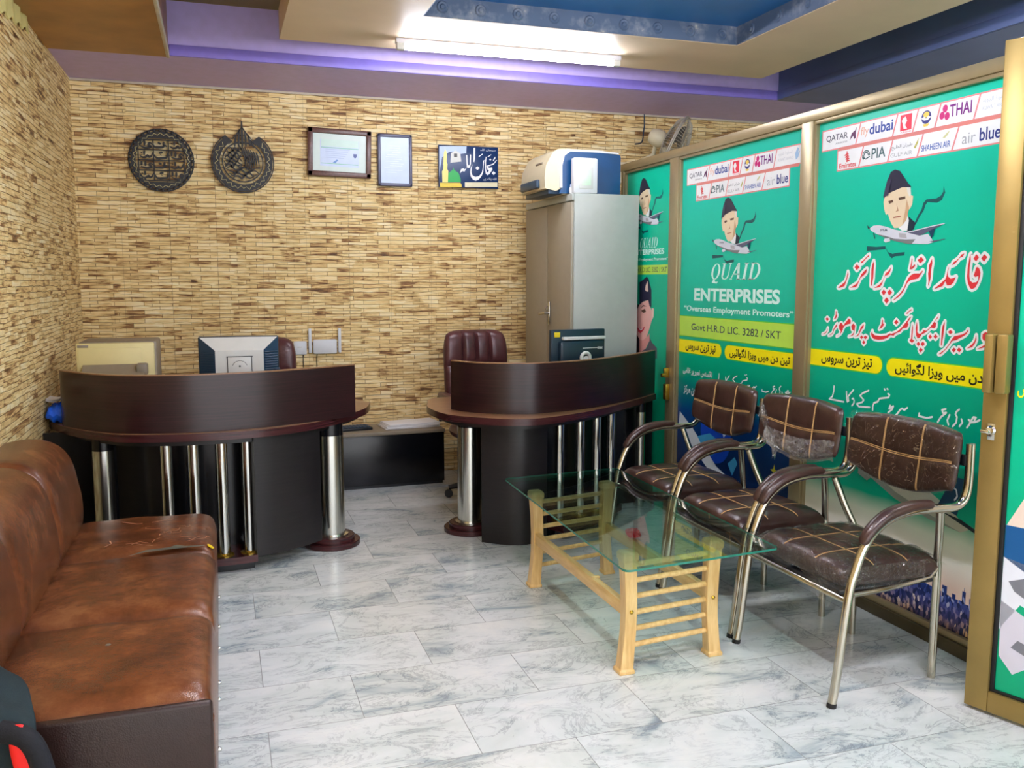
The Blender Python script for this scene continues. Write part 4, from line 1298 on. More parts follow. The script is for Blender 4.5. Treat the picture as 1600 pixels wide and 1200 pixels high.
def zfn(u, v, d):
    return Vector((u, v, d))


def clip_path(path, x0, x1):
    return [p for p in path if x0 <= p.x <= x1]


def desk(name_loc, label, edge, back, panel_pts, centre, columns, pipes, fronts, plate, recess, end_box):
    t = thing('reception_desk', name_loc, label, 'reception desk', 'curved reception desks')
    E2 = spline([(x, y) for x, y in edge], 8)
    top = [(p.x, p.y) for p in E2] + back
    c = MB()
    c.prism(top, zfn, 0.683, 0.7195, 0)
    c.prism([(p.x, p.y) for p in offset_path(E2, 0.002, centre)] + [(x, y) for x, y in back], zfn, 0.7195, 0.7205, 1)
    c.build('counter_top', [M['wenge_edge'], M['wenge_top']], t, smooth=40)
    P2 = spline([(x, y) for x, y in panel_pts], 8)
    c = MB()
    curved_wall(c, P2, 0.0, 0.028, 0.7205, 0.995, centre)
    curved_wall(c, P2, -0.001, 0.029, 0.995, 1.0, centre, 1)
    c.build('upper_panel', [M['wenge'], M['wenge_top']], t, smooth=50)
    c = MB()
    body = clip_path(E2, recess[0], recess[1])
    curved_wall(c, body, recess[2], recess[2] + 0.02, 0.0, 0.683, centre)
    c.build('recessed_panel', M['black_board'], t)
    c = MB()
    curved_wall(c, E2[2:-2], 0.055, 0.068, 0.655, 0.683, centre)
    c.build('apron', M['body_dark'], t)
    for x0, x1, ins, z0 in fronts:
        c = MB()
        seg = clip_path(E2, x0, x1)
        curved_wall(c, seg, ins, ins + 0.05, z0, 0.683, centre)
        c.build('front_panel', M['body_dark'], t)
    if plate:
        seg = clip_path(E2, plate[0], plate[1])
        c = MB()
        curved_wall(c, seg, 0.035, recess[2], 0.05, 0.085, centre)
        c.build('foot_plate', M['wenge_edge'], t)
        c = MB()
        curved_wall(c, seg, 0.10, recess[2], 0.0, 0.05, centre)
        c.build('plinth', M['black_board'], t)
    MB().box((end_box[0], end_box[2], 0.0), (end_box[1], end_box[3], 0.683)).build('end_panel', M['black_board'], t)
    for x, y in pipes:
        o = MB().tube([(x, y, 0.086), (x, y, 0.684)], 0.028, 24).build('chrome_pipe', M['chrome'], t)
        c = MB().lathe([(0.028, 0.085), (0.046, 0.085), (0.046, 0.089), (0.035, 0.095), (0.028, 0.097)], (x, y, 0), 24)
        c.build('pipe_flange', M['brass'], o)
    for x, y, r, base in columns:
        o = MB().tube([(x, y, 0.055 if base else 0.0), (x, y, 0.612)], r, 32).build('pedestal_column', M['steel'], t)
        MB().tube([(x, y, 0.612), (x, y, 0.684)], r * 0.98, 32).build('column_collar', M['black_board'], o)
        if base:
            c = MB()
            c.lathe([(0.0, 0.0), (0.148, 0.0), (0.152, 0.004), (0.152, 0.026), (0.148, 0.030), (0.122, 0.030), (0.122, 0.052), (0.118, 0.056), (0.0, 0.056)], (x, y, 0), 40)
            c.build('column_base', M['wenge_edge'], o)
            MB().lathe([(r, 0.056), (r + 0.018, 0.056), (r + 0.018, 0.062), (r, 0.066)], (x, y, 0), 36).build('base_ring', M['steel'], o)
    return t


EDGE_L = [(-0.858, 5.06), (-0.74, 4.82), (-0.587, 4.62), (-0.434, 4.497), (-0.148, 4.435), (0.146, 4.452), (0.402, 4.575), (0.585, 4.75), (0.764, 5.02), (0.835, 5.265)]
desk((0, 5.0, 0), 'dark brown curved reception desk on the left, beside the brown sofa', EDGE_L,
     [(0.80, 5.36), (0.70, 5.42), (-0.858, 5.42)],
     [(-0.775, 4.915), (-0.742, 4.843), (-0.60, 4.66), (-0.433, 4.53), (-0.147, 4.468), (0.15, 4.508), (0.407, 4.608), (0.673, 4.745)],
     (-0.05, 5.5), [(0.546, 4.845, 0.071, True), (-0.575, 4.74, 0.05, False)],
     [(-0.272, 4.56), (-0.147, 4.53), (-0.018, 4.535), (0.102, 4.55)],
     [(0.135, 0.50, 0.035, 0.075), (-0.87, -0.36, 0.22, 0.0)], (-0.36, 0.16), (-0.87, 0.72, 0.27), (-0.862, -0.52, 4.90, 4.92))
EDGE_R = [(1.15, 5.12), (1.118, 4.97), (1.135, 4.74), (1.21, 4.58), (1.43, 4.40), (1.655, 4.395), (2.04, 4.595), (2.40, 4.885), (2.648, 5.10)]
desk((1.9, 5.0, 0), 'dark brown curved reception desk on the right, against the green partition', EDGE_R,
     [(2.648, 5.36), (1.25, 5.36), (1.18, 5.25)],
     [(1.222, 4.83), (1.275, 4.72), (1.37, 4.62), (1.52, 4.55), (1.678, 4.535), (2.024, 4.65), (2.426, 4.93), (2.655, 5.135)],
     (1.85, 5.6), [(1.342, 4.873, 0.071, True), (2.53, 5.08, 0.03, False)],
     [(1.80, 4.63), (1.95, 4.69), (2.085, 4.76), (2.215, 4.845)],
     [(1.25, 1.76, 0.12, 0.0)], (1.76, 2.34), (1.3, 2.62, 0.27), (2.36, 2.655, 5.16, 5.18))

# ================================================================ things on and round the desks
# laser printer
t = thing('laser_printer', (-0.53, 5.2, 0.7205), 'old cream laser printer on the left reception desk', 'printer')
x0, x1, y0, y1 = -0.715, -0.325, 5.06, 5.40
c = MB().box((x0 + 0.01, y0 + 0.02, 0.7205), (x1, y1, 1.125), bevel=0.012)
c.build('housing', M['cream_dark'], t)
c = MB().box((x0, y0, 0.73), (x1 - 0.012, y0 + 0.03, 1.118), bevel=0.008)
c.build('front_cover', M['cream_plastic'], t)
c = MB().box((x0 + 0.01, y0 - 0.004, 0.86), (x1 - 0.075, y0 + 0.004, 1.092), bevel=0.004)
c.build('paper_door', M['cream_plastic'], t)
c = MB().box((x0 + 0.008, y0 - 0.002, 1.096), (x0 + 0.06, y0 + 0.006, 1.110), bevel=0.001)
c.build('badge', M['cream_dark'], t)
c = MB()
c.prism([(y0 - 0.09, 0.955), (y0 + 0.01, 1.015), (y0 + 0.01, 0.995), (y0 - 0.09, 0.94)], lambda u, v, d: Vector((d, u, v)), x0 + 0.03, x1 - 0.06)
c.box((x1 - 0.10, y0 - 0.07, 0.95), (x1 - 0.045, y0 + 0.01, 1.012), bevel=0.01)
c.build('output_tray', M['cream_dark'], t)
MB().box((x0 + 0.04, y0 - 0.085, 0.90), (x1 - 0.10, y0 - 0.02, 0.938), bevel=0.006).build('toner_slot', M['black'], t)

# monitor on the left desk, seen from behind
t = thing('computer_monitor', (0.095, 5.1, 0.7205), 'silver and black computer monitor seen from behind on the left desk', 'monitor')
mx, my = 0.093, 5.0


def xzy(u, v, d):
    return Vector((u, d, v))


MB().box((mx - 0.21, my + 0.05, 0.80), (mx + 0.21, my + 0.085, 1.143), bevel=0.008).build('screen_bezel', M['black'], t)
c = MB()
# tapering silver back with louvred dark cheeks
V = [(mx - 0.208, my + 0.055, 1.142), (mx + 0.208, my + 0.055, 1.142), (mx + 0.125, my - 0.01, 1.07), (mx - 0.125, my - 0.01, 1.07),
     (mx - 0.125, my - 0.01, 0.83), (mx + 0.125, my - 0.01, 0.83), (mx + 0.208, my + 0.055, 0.81), (mx - 0.208, my + 0.055, 0.81)]
c.add(V, [(0, 1, 2, 3), (3, 2, 5, 4), (4, 5, 6, 7)])
c.build('back_shell', M['silver_plastic'], t, smooth=0)
for s in (-1, 1):
    c = MB()
    c.add([(mx + s * 0.206, my + 0.052, 1.14), (mx + s * 0.125, my - 0.008, 1.07), (mx + s * 0.125, my - 0.008, 0.83), (mx + s * 0.206, my + 0.052, 0.81)], [(0, 1, 2, 3)])
    for k in range(17):
        z = 0.842 + k * 0.0135
        c.tube([(mx + s * 0.132, my - 0.006, z), (mx + s * 0.2, my + 0.046, z)], 0.0028, 5)
    c.build('side_vent', M['slate'], t, smooth=0)
c = MB().box((mx - 0.062, my - 0.014, 0.90), (mx + 0.062, my - 0.008, 1.035), bevel=0.002)
c.build('mount_plate', M['silver_plastic'], t)
c = MB()
for s in ((-0.064, -0.061), (0.061, 0.064)):
    c.box((mx + s[0], my - 0.0155, 0.90), (mx + s[1], my - 0.009, 1.037))
c.box((mx - 0.068, my - 0.0155, 1.035), (mx + 0.068, my - 0.009, 1.039))
c.lathe([(0.0, 0.0), (0.005, 0.0), (0.005, 0.003), (0.0, 0.003)], (mx, my - 0.0135, 0.985), 10, axis=(0, -1, 0))
c.tube([(mx + 0.04 * math.cos(R(a)), my - 0.0145, 0.975 + 0.04 * math.sin(R(a))) for a in range(20, 161, 10)], 0.0012, 5)
c.build('mount_groove', M['black'], t)
MB().box((mx + 0.172, my + 0.035, 0.953), (mx + 0.212, my + 0.058, 0.965), bevel=0.002).build('badge', M['slate'], t)
c = MB().tube([(mx, my + 0.03, 0.735), (mx, my + 0.03, 0.9)], 0.03, 16)
c.lathe([(0.0, 0.7205), (0.12, 0.7205), (0.115, 0.735), (0.0, 0.745)], (mx, my + 0.04, 0), 28)
c.build('stand', M['silver_plastic'], t)

# monitor on the right desk
t = thing('computer_monitor', (2.05, 5.0, 0.7205), 'black flat computer monitor seen from behind on the right desk', 'monitor')
mb_x, mb_y, ang = 2.065, 5.0, R(10)
XF = Matrix.Translation((mb_x, mb_y, 0)) @ Matrix.Rotation(ang, 4, 'Z')
w = 0.192
MB().box((-w, 0.0, 0.80), (w, 0.035, 1.150), 0, 0.006, xf=XF).build('screen_bezel', M['teal_black'], t)
c = MB()
c.box((-w + 0.045, -0.035, 0.84), (w - 0.02, 0.004, 1.085), 0, 0.02, xf=XF)
c.build('back_shell', M['teal_black'], t)
MB().box((-w + 0.07, -0.030, 1.088), (w - 0.012, 0.0, 1.107), 0, 0.004, xf=XF).build('vent_strip', M['silver_plastic'], t)
MB().box((-w + 0.02, -0.003, 1.105), (-w + 0.06, 0.002, 1.135), 0, 0.002, xf=XF).build('sticker', M['yellow_tape'], t)
c = MB().box((-w + 0.20, -0.0365, 1.035), (w - 0.11 + 0.06, -0.034, 1.039), xf=XF)
c.build('groove', M['silver_plastic'], t)
a = Art(lambda u, v, d: XF @ Vector((u, -0.0354 - d, v)))
a.text('IBM', 0.115, 0.15, 1.028, 1.044, ('pale_grey_ink', (196, 202, 208)), 1, 0.02)
a.done('maker_mark', t)
c = MB()
c.tube([(0.02 + 0.03 * math.cos(R(q)), -0.05, 0.98 + 0.03 * math.sin(R(q))) for q in range(-30, 200, 15)], 0.011, 10, xf=XF)
c.lathe([(0.0, 0.0), (0.022, 0.004), (0.026, 0.012), (0.0, 0.02)], XF @ Vector((0.03, -0.035, 0.965)), 16, axis=(0, -1, 0))
c.tube([(0.03, -0.04, 0.98), (0.03, -0.045, 0.735)], 0.012, 10, xf=XF)
c.build('tilt_hinge', M['silver_plastic'], t)
c = MB()
c.lathe([(0.0, 0.7205), (0.12, 0.7205), (0.115, 0.735), (0.0, 0.745)], XF @ Vector((0.02, 0.0, 0)), 28)
c.box((-0.02, -0.045, 0.74), (0.07, -0.03, 0.9), 0, 0.004, xf=XF)
c.build('stand', M['teal_black'], t)


# office chairs behind the desks
def office_chair(loc, rz, label, back_top):
    t = thing('office_chair', (0, 0, 0), label, 'office chair', 'leather office chairs behind the desks')
    c = MB()

    def pl(u, v, h):
        return Vector((u * 0.235, 0.25 - h + 0.03 * (v + 1) * 0.8 + 0.05 * (1 - u * u) * 0.6, back_top - 0.32 + v * 0.32))

    def tp(u, v):
        g = 0
        for q in (-0.42, 0.0, 0.42):
            g += groove(u - q, 0.05)
        g += 0.9 * groove(v - 0.28, 0.045) + 0.9 * groove(v + 0.4, 0.045)
        return 0.066 - 0.032 * min(g, 1.1)
    pillow(c, 36, 30, pl, tp, -0.035, 7, 0.10)
    c.build('backrest', M['exec'], t)
    c = MB()
    pillow(c, 20, 20, lambda u, v, h: Vector((u * 0.25, v * 0.24 - 0.02, 0.44 + h)), lambda u, v: 0.06, -0.05, 8, 0.08)
    c.build('seat', M['exec'], t)
    for s in (-1, 1):
        c = MB().tube(spline([(s * 0.27, 0.22, 0.50), (s * 0.30, 0.20, 0.64), (s * 0.30, 0.05, 0.67), (s * 0.30, -0.16, 0.66), (s * 0.29, -0.2, 0.56), (s * 0.24, -0.16, 0.43)], 6), 0.024, 10, flat=1.0)
        c.build('armrest', M['black'], t)
        MB().box((s * 0.30 - 0.035, -0.18, 0.675), (s * 0.30 + 0.035, 0.14, 0.705), bevel=0.014).build('arm_pad', M['exec'], t)
    c = MB().tube([(0, 0, 0.09), (0, 0, 0.41)], 0.03, 16)
    c.tube([(0, 0, 0.40), (0, 0.22, 0.40), (0, 0.3, 0.46), (0, 0.31, back_top - 0.35)], 0.022, 10)
    c.build('gas_column', M['black'], t)
    for k in range(5):
        aa = R(72 * k + 20)
        d = Vector((math.cos(aa), math.sin(aa), 0))
        lg = MB().tube([d * 0.02 + Vector((0, 0, 0.10)), d * 0.16 + Vector((0, 0, 0.095)), d * 0.29 + Vector((0, 0, 0.068))], [0.026, 0.022, 0.016], 10).build('base_leg', M['black'], t)
        MB().lathe([(0.0, -0.018), (0.026, -0.018), (0.028, -0.01), (0.028, 0.01), (0.026, 0.018), (0.0, 0.018)], d * 0.29 + Vector((0, 0, 0.028)), 16, axis=(-d.y, d.x, 0)).build('castor', M['black'], lg)
    t.location = loc
    t.rotation_euler = (0, 0, rz)
    return t


office_chair((1.70, 5.62, 0), R(6), 'oxblood tufted office chair behind the right reception desk', 1.105)
office_chair((0.215, 5.72, 0), R(-4), 'dark leather office chair mostly hidden behind the silver monitor', 1.075)

# long low cabinet by the back wall with things on it
t = thing('low_cabinet', (1.0, 6.25, 0), 'long low black cabinet against the back wall between the desks', 'cabinet')
XF = Matrix.Translation((1.0, 6.08, 0)) @ Matrix.Rotation(R(1.5), 4, 'Z')
MB().box((-0.40, 0.0, 0.02), (0.49, 0.36, 0.372), 0, 0.003, xf=XF).build('body', M['black_board'], t)
MB().box((-0.40, -0.012, 0.372), (0.495, 0.375, 0.396), 0, 0.004, xf=XF).build('cabinet_top', M['cream_dark'], t)
MB().box((-0.39, 0.012, 0.0), (0.48, 0.36, 0.02), xf=XF).build('plinth', M['black'], t)
MB().box((-0.39, -0.008, 0.03), (0.484, 0.0, 0.366), 0, 0.002, xf=XF).build('door', M['black_board'], t)
t = thing('paper_stack', (1.27, 6.28, 0.396), 'untidy stack of white paper on the long low black cabinet', 'paper')
c = MB()
for k in range(5):
    q = Matrix.Translation((1.27, 6.27, 0.397 + k * 0.007)) @ Matrix.Rotation(R(6 + 3 * math.sin(k * 2.1)), 4, 'Z')
    c.box((-0.20 + 0.005 * k, -0.11, 0), (0.20, 0.12 - 0.006 * k, 0.006), 0, 0.002, xf=q)
c.build('sheets', M['paper'], t)
t = thing('keyboard', (0.82, 6.2, 0.396), 'black keyboard on the low cabinet beside the left desk', 'keyboard')
q = Matrix.Translation((0.80, 6.23, 0.396)) @ Matrix.Rotation(R(8), 4, 'Z')
MB().box((-0.19, -0.07, 0), (0.19, 0.07, 0.02), 0, 0.006, xf=q).build('case', M['black'], t)
c = MB()
for i in range(14):
    for j in range(5):
        c.box((-0.18 + i * 0.0255, -0.058 + j * 0.023, 0.02), (-0.18 + i * 0.0255 + 0.021, -0.058 + j * 0.023 + 0.018, 0.027), 0, 0.002, 1, xf=q)
c.build('keys', M['slate'], t)

# blue plastic and paper in the corner of the left desk
t = thing('plastic_bag', (-0.8, 5.15, 0.7205), 'shiny blue plastic bundle on the left end of the left desk', 'bag')
c = MB()
pillow(c, 14, 14, lambda u, v, h: Vector((-0.80 + u * 0.055 + 0.006 * math.sin(9 * v), 5.04 + v * 0.10, 0.765 + h + 0.006 * math.sin(11 * u + 5 * v))), lambda u, v: 0.05, -0.044, 3, 0.1)
c.build('bundle', M['bag_blue'], t)
t = thing('paper_sheets', (-0.8, 5.15, 0.815), 'loose white sheets lying on the blue plastic bundle', 'paper')
c = MB()
for k in range(3):
    V, F = [], []
    for i in range(9):
        for j in range(3):
            V.append((-0.857 + 0.014 * i, 4.98 + 0.07 * j + 0.01 * k, 0.822 + 0.004 * k + 0.022 * ((i / 8) - 0.4) ** 2 * 4 + 0.004 * i * 0.6))
    for i in range(8):
        for j in range(2):
            F.append((i * 3 + j, i * 3 + j + 1, i * 3 + j + 4, i * 3 + j + 3))
    c.add(V, F)
c.build('sheets', M['paper'], t)

# ================================================================ steel cabinet and what stands on it
t = thing('steel_cabinet', (2.4, 5.85, 0), 'tall grey steel cupboard with two doors against the partition', 'cupboard')
cx0, cx1, cy0, cy1, ch = 2.17, 2.645, 5.385, 6.30, 2.0
MB().box((cx0 + 0.018, cy0, 0.06), (cx1, cy1, ch), bevel=0.006).build('body', M['grey_paint'], t)
MB().box((cx0 + 0.002, cy0 + 0.005, ch - 0.045), (cx0 + 0.02, cy1 - 0.005, ch - 0.002), bevel=0.002).build('front_rail', M['grey_paint'], t)
for k, (a0, a1) in enumerate(((cy0 + 0.012, 5.838), (5.844, cy1 - 0.012))):
    d = MB().box((cx0, a0, 0.10), (cx0 + 0.018, a1, ch - 0.052), bevel=0.003).build('cabinet_door', M['grey_warm_lit'], t)
    if k == 0:
        c = MB().box((cx0 - 0.006, 5.775, 1.14), (cx0, 5.80, 1.30), bevel=0.004)
        c.tube([(cx0 - 0.004, 5.787, 1.22), (cx0 - 0.035, 5.787, 1.22), (cx0 - 0.04, 5.82, 1.215), (cx0 - 0.04, 5.88, 1.21)], 0.009, 10)
        c.tube([(cx0 - 0.02 + 0.012 * math.cos(R(q)), 5.775, 1.25 + 0.014 * math.sin(R(q))) for q in range(0, 360, 30)], 0.003, 6, closed=True)
        c.build('door_handle', M['chrome'], d)
for yy in (cy0 + 0.03, cy1 - 0.08):
    for xx in (cx0 + 0.03, cx1 - 0.08):
        MB().box((xx, yy, 0), (xx + 0.05, yy + 0.05, 0.06)).build('foot', M['black'], t)

# big printer on the cupboard, its side turned to the room
t = thing('office_printer', (2.35, 5.72, 2.0), 'cream printer with glossy blue side on top of the steel cupboard', 'printer')
py0, py1 = 5.47, 5.98
prof = [(2.14, 2.04), (2.10, 2.02), (2.025, 2.035), (2.02, 2.10), (2.03, 2.18), (2.075, 2.262), (2.11, 2.285), (2.17, 2.292), (2.40, 2.287), (2.535, 2.280), (2.545, 2.26), (2.545, 2.0), (2.14, 2.0)]
c = MB().prism(prof, xzy, py0 + 0.02, py1 - 0.02)
c.build('housing', M['ivory'], t, smooth=30)
side = [(2.115, 2.004), (2.135, 2.05), (2.132, 2.18), (2.15, 2.245), (2.19, 2.272), (2.40, 2.272), (2.54, 2.262), (2.546, 2.25), (2.546, 2.004)]
MB().prism(side, xzy, py0, py0 + 0.022).build('side_panel', M['blue_plastic'], t)
rim = [(2.122, 2.04), (2.118, 2.18), (2.138, 2.252), (2.185, 2.285), (2.40, 2.284), (2.53, 2.276), (2.53, 2.266), (2.40, 2.272), (2.19, 2.272), (2.15, 2.243), (2.134, 2.18), (2.136, 2.04)]
MB().prism(rim, xzy, py0 - 0.002, py0 + 0.024).build('white_rim', M['white_plastic'], t)
MB().box((2.05, py0 + 0.03, 2.0005), (2.15, py1 - 0.03, 2.035), bevel=0.006).build('paper_tray', M['slate'], t)
MB().box((2.0, py0 + 0.12, 2.045), (2.028, py1 - 0.06, 2.10), bevel=0.008).build('front_flap', M['slate'], t)
MB().box((2.036, py0 + 0.12, 2.20), (2.06, py0 + 0.24, 2.212), bevel=0.003).build('button_bar', M['cream_dark'], t)
MB().box((2.30, py0 + 0.1, 2.286), (2.46, py1 - 0.1, 2.305), bevel=0.008).build('feeder_lid', M['ivory'], t)
t = thing('white_box', (2.27, 5.42, 2.0), 'white box with pale green window standing before the blue printer', 'box')
MB().box((2.184, 5.392, 2.0), (2.352, 5.452, 2.226), bevel=0.012).build('case', M['white_plastic'], t)
MB().box((2.222, 5.3895, 2.03), (2.318, 5.395, 2.165), bevel=0.004).build('inner_frame', M['silver_plastic'], t)
MB().box((2.24, 5.388, 2.05), (2.302, 5.392, 2.15), bevel=0.002).build('window', M['pale_green'], t)
t = thing('small_bottle', (2.19, 5.445, 2.0), 'small pale bottle with pointed cap beside the white box on the cupboard', 'bottle')
bx, by = 2.15, 5.50
MB().lathe([(0.0, 0.0), (0.016, 0.0), (0.017, 0.03), (0.013, 0.042), (0.0, 0.046)], (bx + 0.04, by - 0.055, 2.0005), 16).build('body', M['silver_plastic'], t)
MB().lathe([(0.0, 0.046), (0.010, 0.044), (0.011, 0.058), (0.004, 0.064), (0.002, 0.085), (0.0, 0.086)], (bx + 0.04, by - 0.055, 2.0005), 14).build('cap', M['sky_paper'], t)

# wall fan behind the partition
t = thing('wall_fan', (3.0, 6.45, 2.4), 'dusty grey wall fan in a wire cage above the partition', 'fan')
fc, fa = Vector((3.31, 6.15, 2.455)), Vector((0.74, -0.52, -0.42)).normalized()
e1 = fa.cross(Vector((0, 0, 1))).normalized()
e2 = e1.cross(fa).normalized()
c = MB()
prof = [(0.03, -0.085), (0.10, -0.075), (0.18, -0.05), (0.225, 0.0), (0.18, 0.055), (0.10, 0.08), (0.04, 0.088)]
for r, h in ((0.225, 0.0), (0.223, 0.012), (0.12, -0.071), (0.12, 0.075), (0.045, 0.088)):
    c.tube([fc + fa * h + (e1 * math.cos(R(q)) + e2 * math.sin(R(q))) * r for q in range(0, 360, 10)], 0.006 if r > 0.2 else 0.003, 6, closed=True)
for k in range(54):
    q = 2 * math.pi * k / 54
    u = e1 * math.cos(q) + e2 * math.sin(q)
    c.tube([fc + fa * h + u * r for r, h in prof], 0.0021, 4)
c.build('wire_cage', M['fan_grey'], t)
for k in range(3):
    q0 = 2 * math.pi * k / 3
    V = []
    for i in range(7):
        q = q0 + i * 0.24
        for r in (0.04, 0.11, 0.17):
            V.append(fc + fa * (-0.012 + 0.006 * i) + (e1 * math.cos(q) + e2 * math.sin(q)) * (r * (1 - 0.03 * abs(i - 3))))
    F = [(i * 3 + j, i * 3 + j + 1, i * 3 + j + 4, i * 3 + j + 3) for i in range(6) for j in range(2)]
    MB().add(V, F).build('blade', M['fan_blade'], t)
c = MB().lathe([(0.0, 0.0), (0.05, 0.004), (0.066, 0.03), (0.066, 0.08), (0.05, 0.12), (0.0, 0.135)], fc - fa * 0.085, 20, axis=-fa)
c.build('motor', M['ivory'], t)
c = MB().tube([fc - fa * 0.15, fc - fa * 0.15 + Vector((0, 0.06, -0.12)), Vector((3.02, 6.48, 2.28))], 0.018, 10)
c.box((2.96, 6.47, 2.2), (3.08, 6.5, 2.36), bevel=0.006)
c.tube([fc - fa * 0.1 + Vector((0, 0, -0.06)), fc - fa * 0.05 + Vector((0, 0, -0.14))], 0.03, 10)
c.build('bracket', M['ivory'], t)
t = thing('wire', (3.217, 6.48, 2.7), 'dark wire hanging from the soffit above the wall fan', 'wire')
MB().tube(spline([(3.217, 6.49, 2.737), (3.22, 6.488, 2.66), (3.212, 6.487, 2.60), (3.19, 6.47, 2.52), (3.10, 6.40, 2.49)], 6), 0.005, 8).build('cable', M['slate'], t)

# router and adapter with their cables
t = thing('wifi_router', (0.71, 6.49, 0.96), 'white wireless router with two antennas on the stone wall', 'router')
MB().box((0.625, 6.465, 0.918), (0.795, 6.496, 1.022), bevel=0.012).build('case', M['white_plastic'], t)
for xx in (0.606, 0.815):
    MB().box((xx - 0.011, 6.474, 0.925), (xx + 0.011, 6.488, 1.10), bevel=0.004).build('antenna', M['white_plastic'], t)
MB().tube(spline([(0.655, 6.485, 0.92), (0.652, 6.488, 0.86), (0.65, 6.49, 0.6), (0.655, 6.49, 0.41)], 6), 0.003, 6).build('power_cable', M['black'], t)
t = thing('network_adapter', (0.535, 6.49, 0.96), 'small square white network box left of the router', 'network box')
MB().box((0.49, 6.47, 0.916), (0.582, 6.496, 1.012), bevel=0.008).build('case', M['white_plastic'], t)
MB().box((0.515, 6.4685, 0.965), (0.548, 6.471, 0.975), bevel=0.001).build('badge', M['silver_plastic'], t)
MB().tube(spline([(0.56, 6.485, 0.918), (0.557, 6.489, 0.86), (0.565, 6.49, 0.6), (0.56, 6.49, 0.41)], 6), 0.003, 6).build('power_cable', M['black'], t)


# ================================================================ wall decorations
def annulus(mb, cx, cz, r0, r1, a0, a1, y0, y1, n=48, m=0):
    V, F = [], []
    full = abs(a1 - a0) >= 360
    k = n if full else n + 1
    for i in range(k):
        q = R(a0 + (a1 - a0) * i / n)
        cs, sn = math.cos(q), math.sin(q)
        V += [(cx + r0 * cs, y0, cz + r0 * sn), (cx + r1 * cs, y0, cz + r1 * sn), (cx + r1 * cs, y1, cz + r1 * sn), (cx + r0 * cs, y1, cz + r0 * sn)]
    for i in range(n):
        a, b = 4 * i, 4 * ((i + 1) % k)
        for j in range(4):
            F.append((a + j, a + (j + 1) % 4, b + (j + 1) % 4, b + j))
    if not full:
        F += [(0, 1, 2, 3), (4 * n, 4 * n + 3, 4 * n + 2, 4 * n + 1)]
    mb.add(V, F, m)


def brush(mb, pts, w0, y0=6.472, y1=6.48, n=5):
    """cut-metal calligraphy stroke that swells in the middle"""
    P = spline([(p[0], p[1]) for p in pts], n)
    k = len(P)
    L, Rr = [], []
    for i, p in enumerate(P):
        t = (P[min(i + 1, k - 1)] - P[max(i - 1, 0)])
        t = t.normalized() if t.length > 1e-9 else Vector((1, 0))
        nn = Vector((-t.y, t.x))
        w = w0 * (0.35 + 0.65 * math.sin(math.pi * (i + 0.5) / k))
        L.append(p + nn * w / 2)
        Rr.append(p - nn * w / 2)
    V, F = [], []
    for a, b in zip(L, Rr):
        V += [(a.x, y0, a.y), (b.x, y0, b.y), (b.x, y1, b.y), (a.x, y1, a.y)]
    for i in range(k - 1):
        a, b = 4 * i, 4 * i + 4
        for j in range(4):
            F.append((a + j, a + (j + 1) % 4, b + (j + 1) % 4, b + j))
    F += [(0, 1, 2, 3), (4 * k - 4, 4 * k - 1, 4 * k - 2, 4 * k - 3)]
    mb.add(V, F)


WORDS = [  # cursive word shapes inside a unit cell
    [[(0.95, 0.75), (0.85, 0.4), (0.7, 0.3), (0.6, 0.45), (0.5, 0.3), (0.3, 0.25), (0.1, 0.4)], [(0.4, 0.9), (0.38, 0.5)], [(0.25, 0.7), (0.2, 0.65)]],
    [[(0.9, 0.35), (0.75, 0.5), (0.6, 0.3), (0.35, 0.28), (0.1, 0.3), (0.05, 0.5)], [(0.7, 0.85), (0.66, 0.45)], [(0.3, 0.75), (0.5, 0.62)]],
    [[(0.95, 0.5), (0.8, 0.7), (0.7, 0.5), (0.85, 0.3), (0.5, 0.2), (0.15, 0.35)], [(0.45, 0.9), (0.43, 0.4)], [(0.2, 0.9), (0.18, 0.45)]],
    [[(0.9, 0.8), (0.88, 0.35), (0.6, 0.25), (0.3, 0.2), (0.1, 0.35), (0.08, 0.55)], [(0.5, 0.55), (0.48, 0.5)], [(0.6, 0.8), (0.35, 0.7)]],
]
y0, y1 = 6.472, 6.480
t = thing('wall_medallion', (-0.332, 6.48, 2.235), 'round black metal calligraphy medallion, the left one of two on the wall', 'wall ornament', 'round calligraphy ornaments')
cx, cz = -0.332, 2.235
c = MB()
annulus(c, cx, cz, 0.197, 0.206, 0, 360, y0 - 0.002, y1)
annulus(c, cx, cz, 0.160, 0.190, 0, 360, y0 + 0.002, y1, 60)
for k in range(32):
    q = 2 * math.pi * k / 32
    c.lathe([(0.0, 0.006), (0.010, 0.004), (0.012, 0.0)], (cx + 0.196 * math.cos(q), y0 - 0.002, cz + 0.196 * math.sin(q)), 8, axis=(0, -1, 0))
c.build('rim', M['iron'], t)
c = MB()
gx0, gx1, gz0, gz1 = cx - 0.142, cx + 0.142, cz - 0.132, cz + 0.132
for k in range(4):
    x = gx0 + (gx1 - gx0) * k / 3
    c.box((x - 0.0035, y0, gz0), (x + 0.0035, y1, gz1))
for k in range(5):
    z = gz0 + (gz1 - gz0) * k / 4
    c.box((gx0, y0, z - 0.0035), (gx1, y1, z + 0.0035))
for s in (-1, 1):
    c.prism([(cx - 0.10, cz + s * 0.142), (cx, cz + s * 0.165), (cx + 0.10, cz + s * 0.142)], lambda u, v, d: Vector((u, d, v)), y0, y1)
c.build('grid', M['iron'], t)
c = MB()
for i in range(3):
    for j in range(4):
        ux, uz = gx0 + (gx1 - gx0) * i / 3, gz0 + (gz1 - gz0) * j / 4
        sw, sh = (gx1 - gx0) / 3, (gz1 - gz0) / 4
        for st in WORDS[(i * 3 + j * 2) % 4]:
            brush(c, [(ux + p[0] * sw, uz + p[1] * sh) for p in st], 0.0135, y0, y1, 4)
c.build('calligraphy', M['iron'], t)
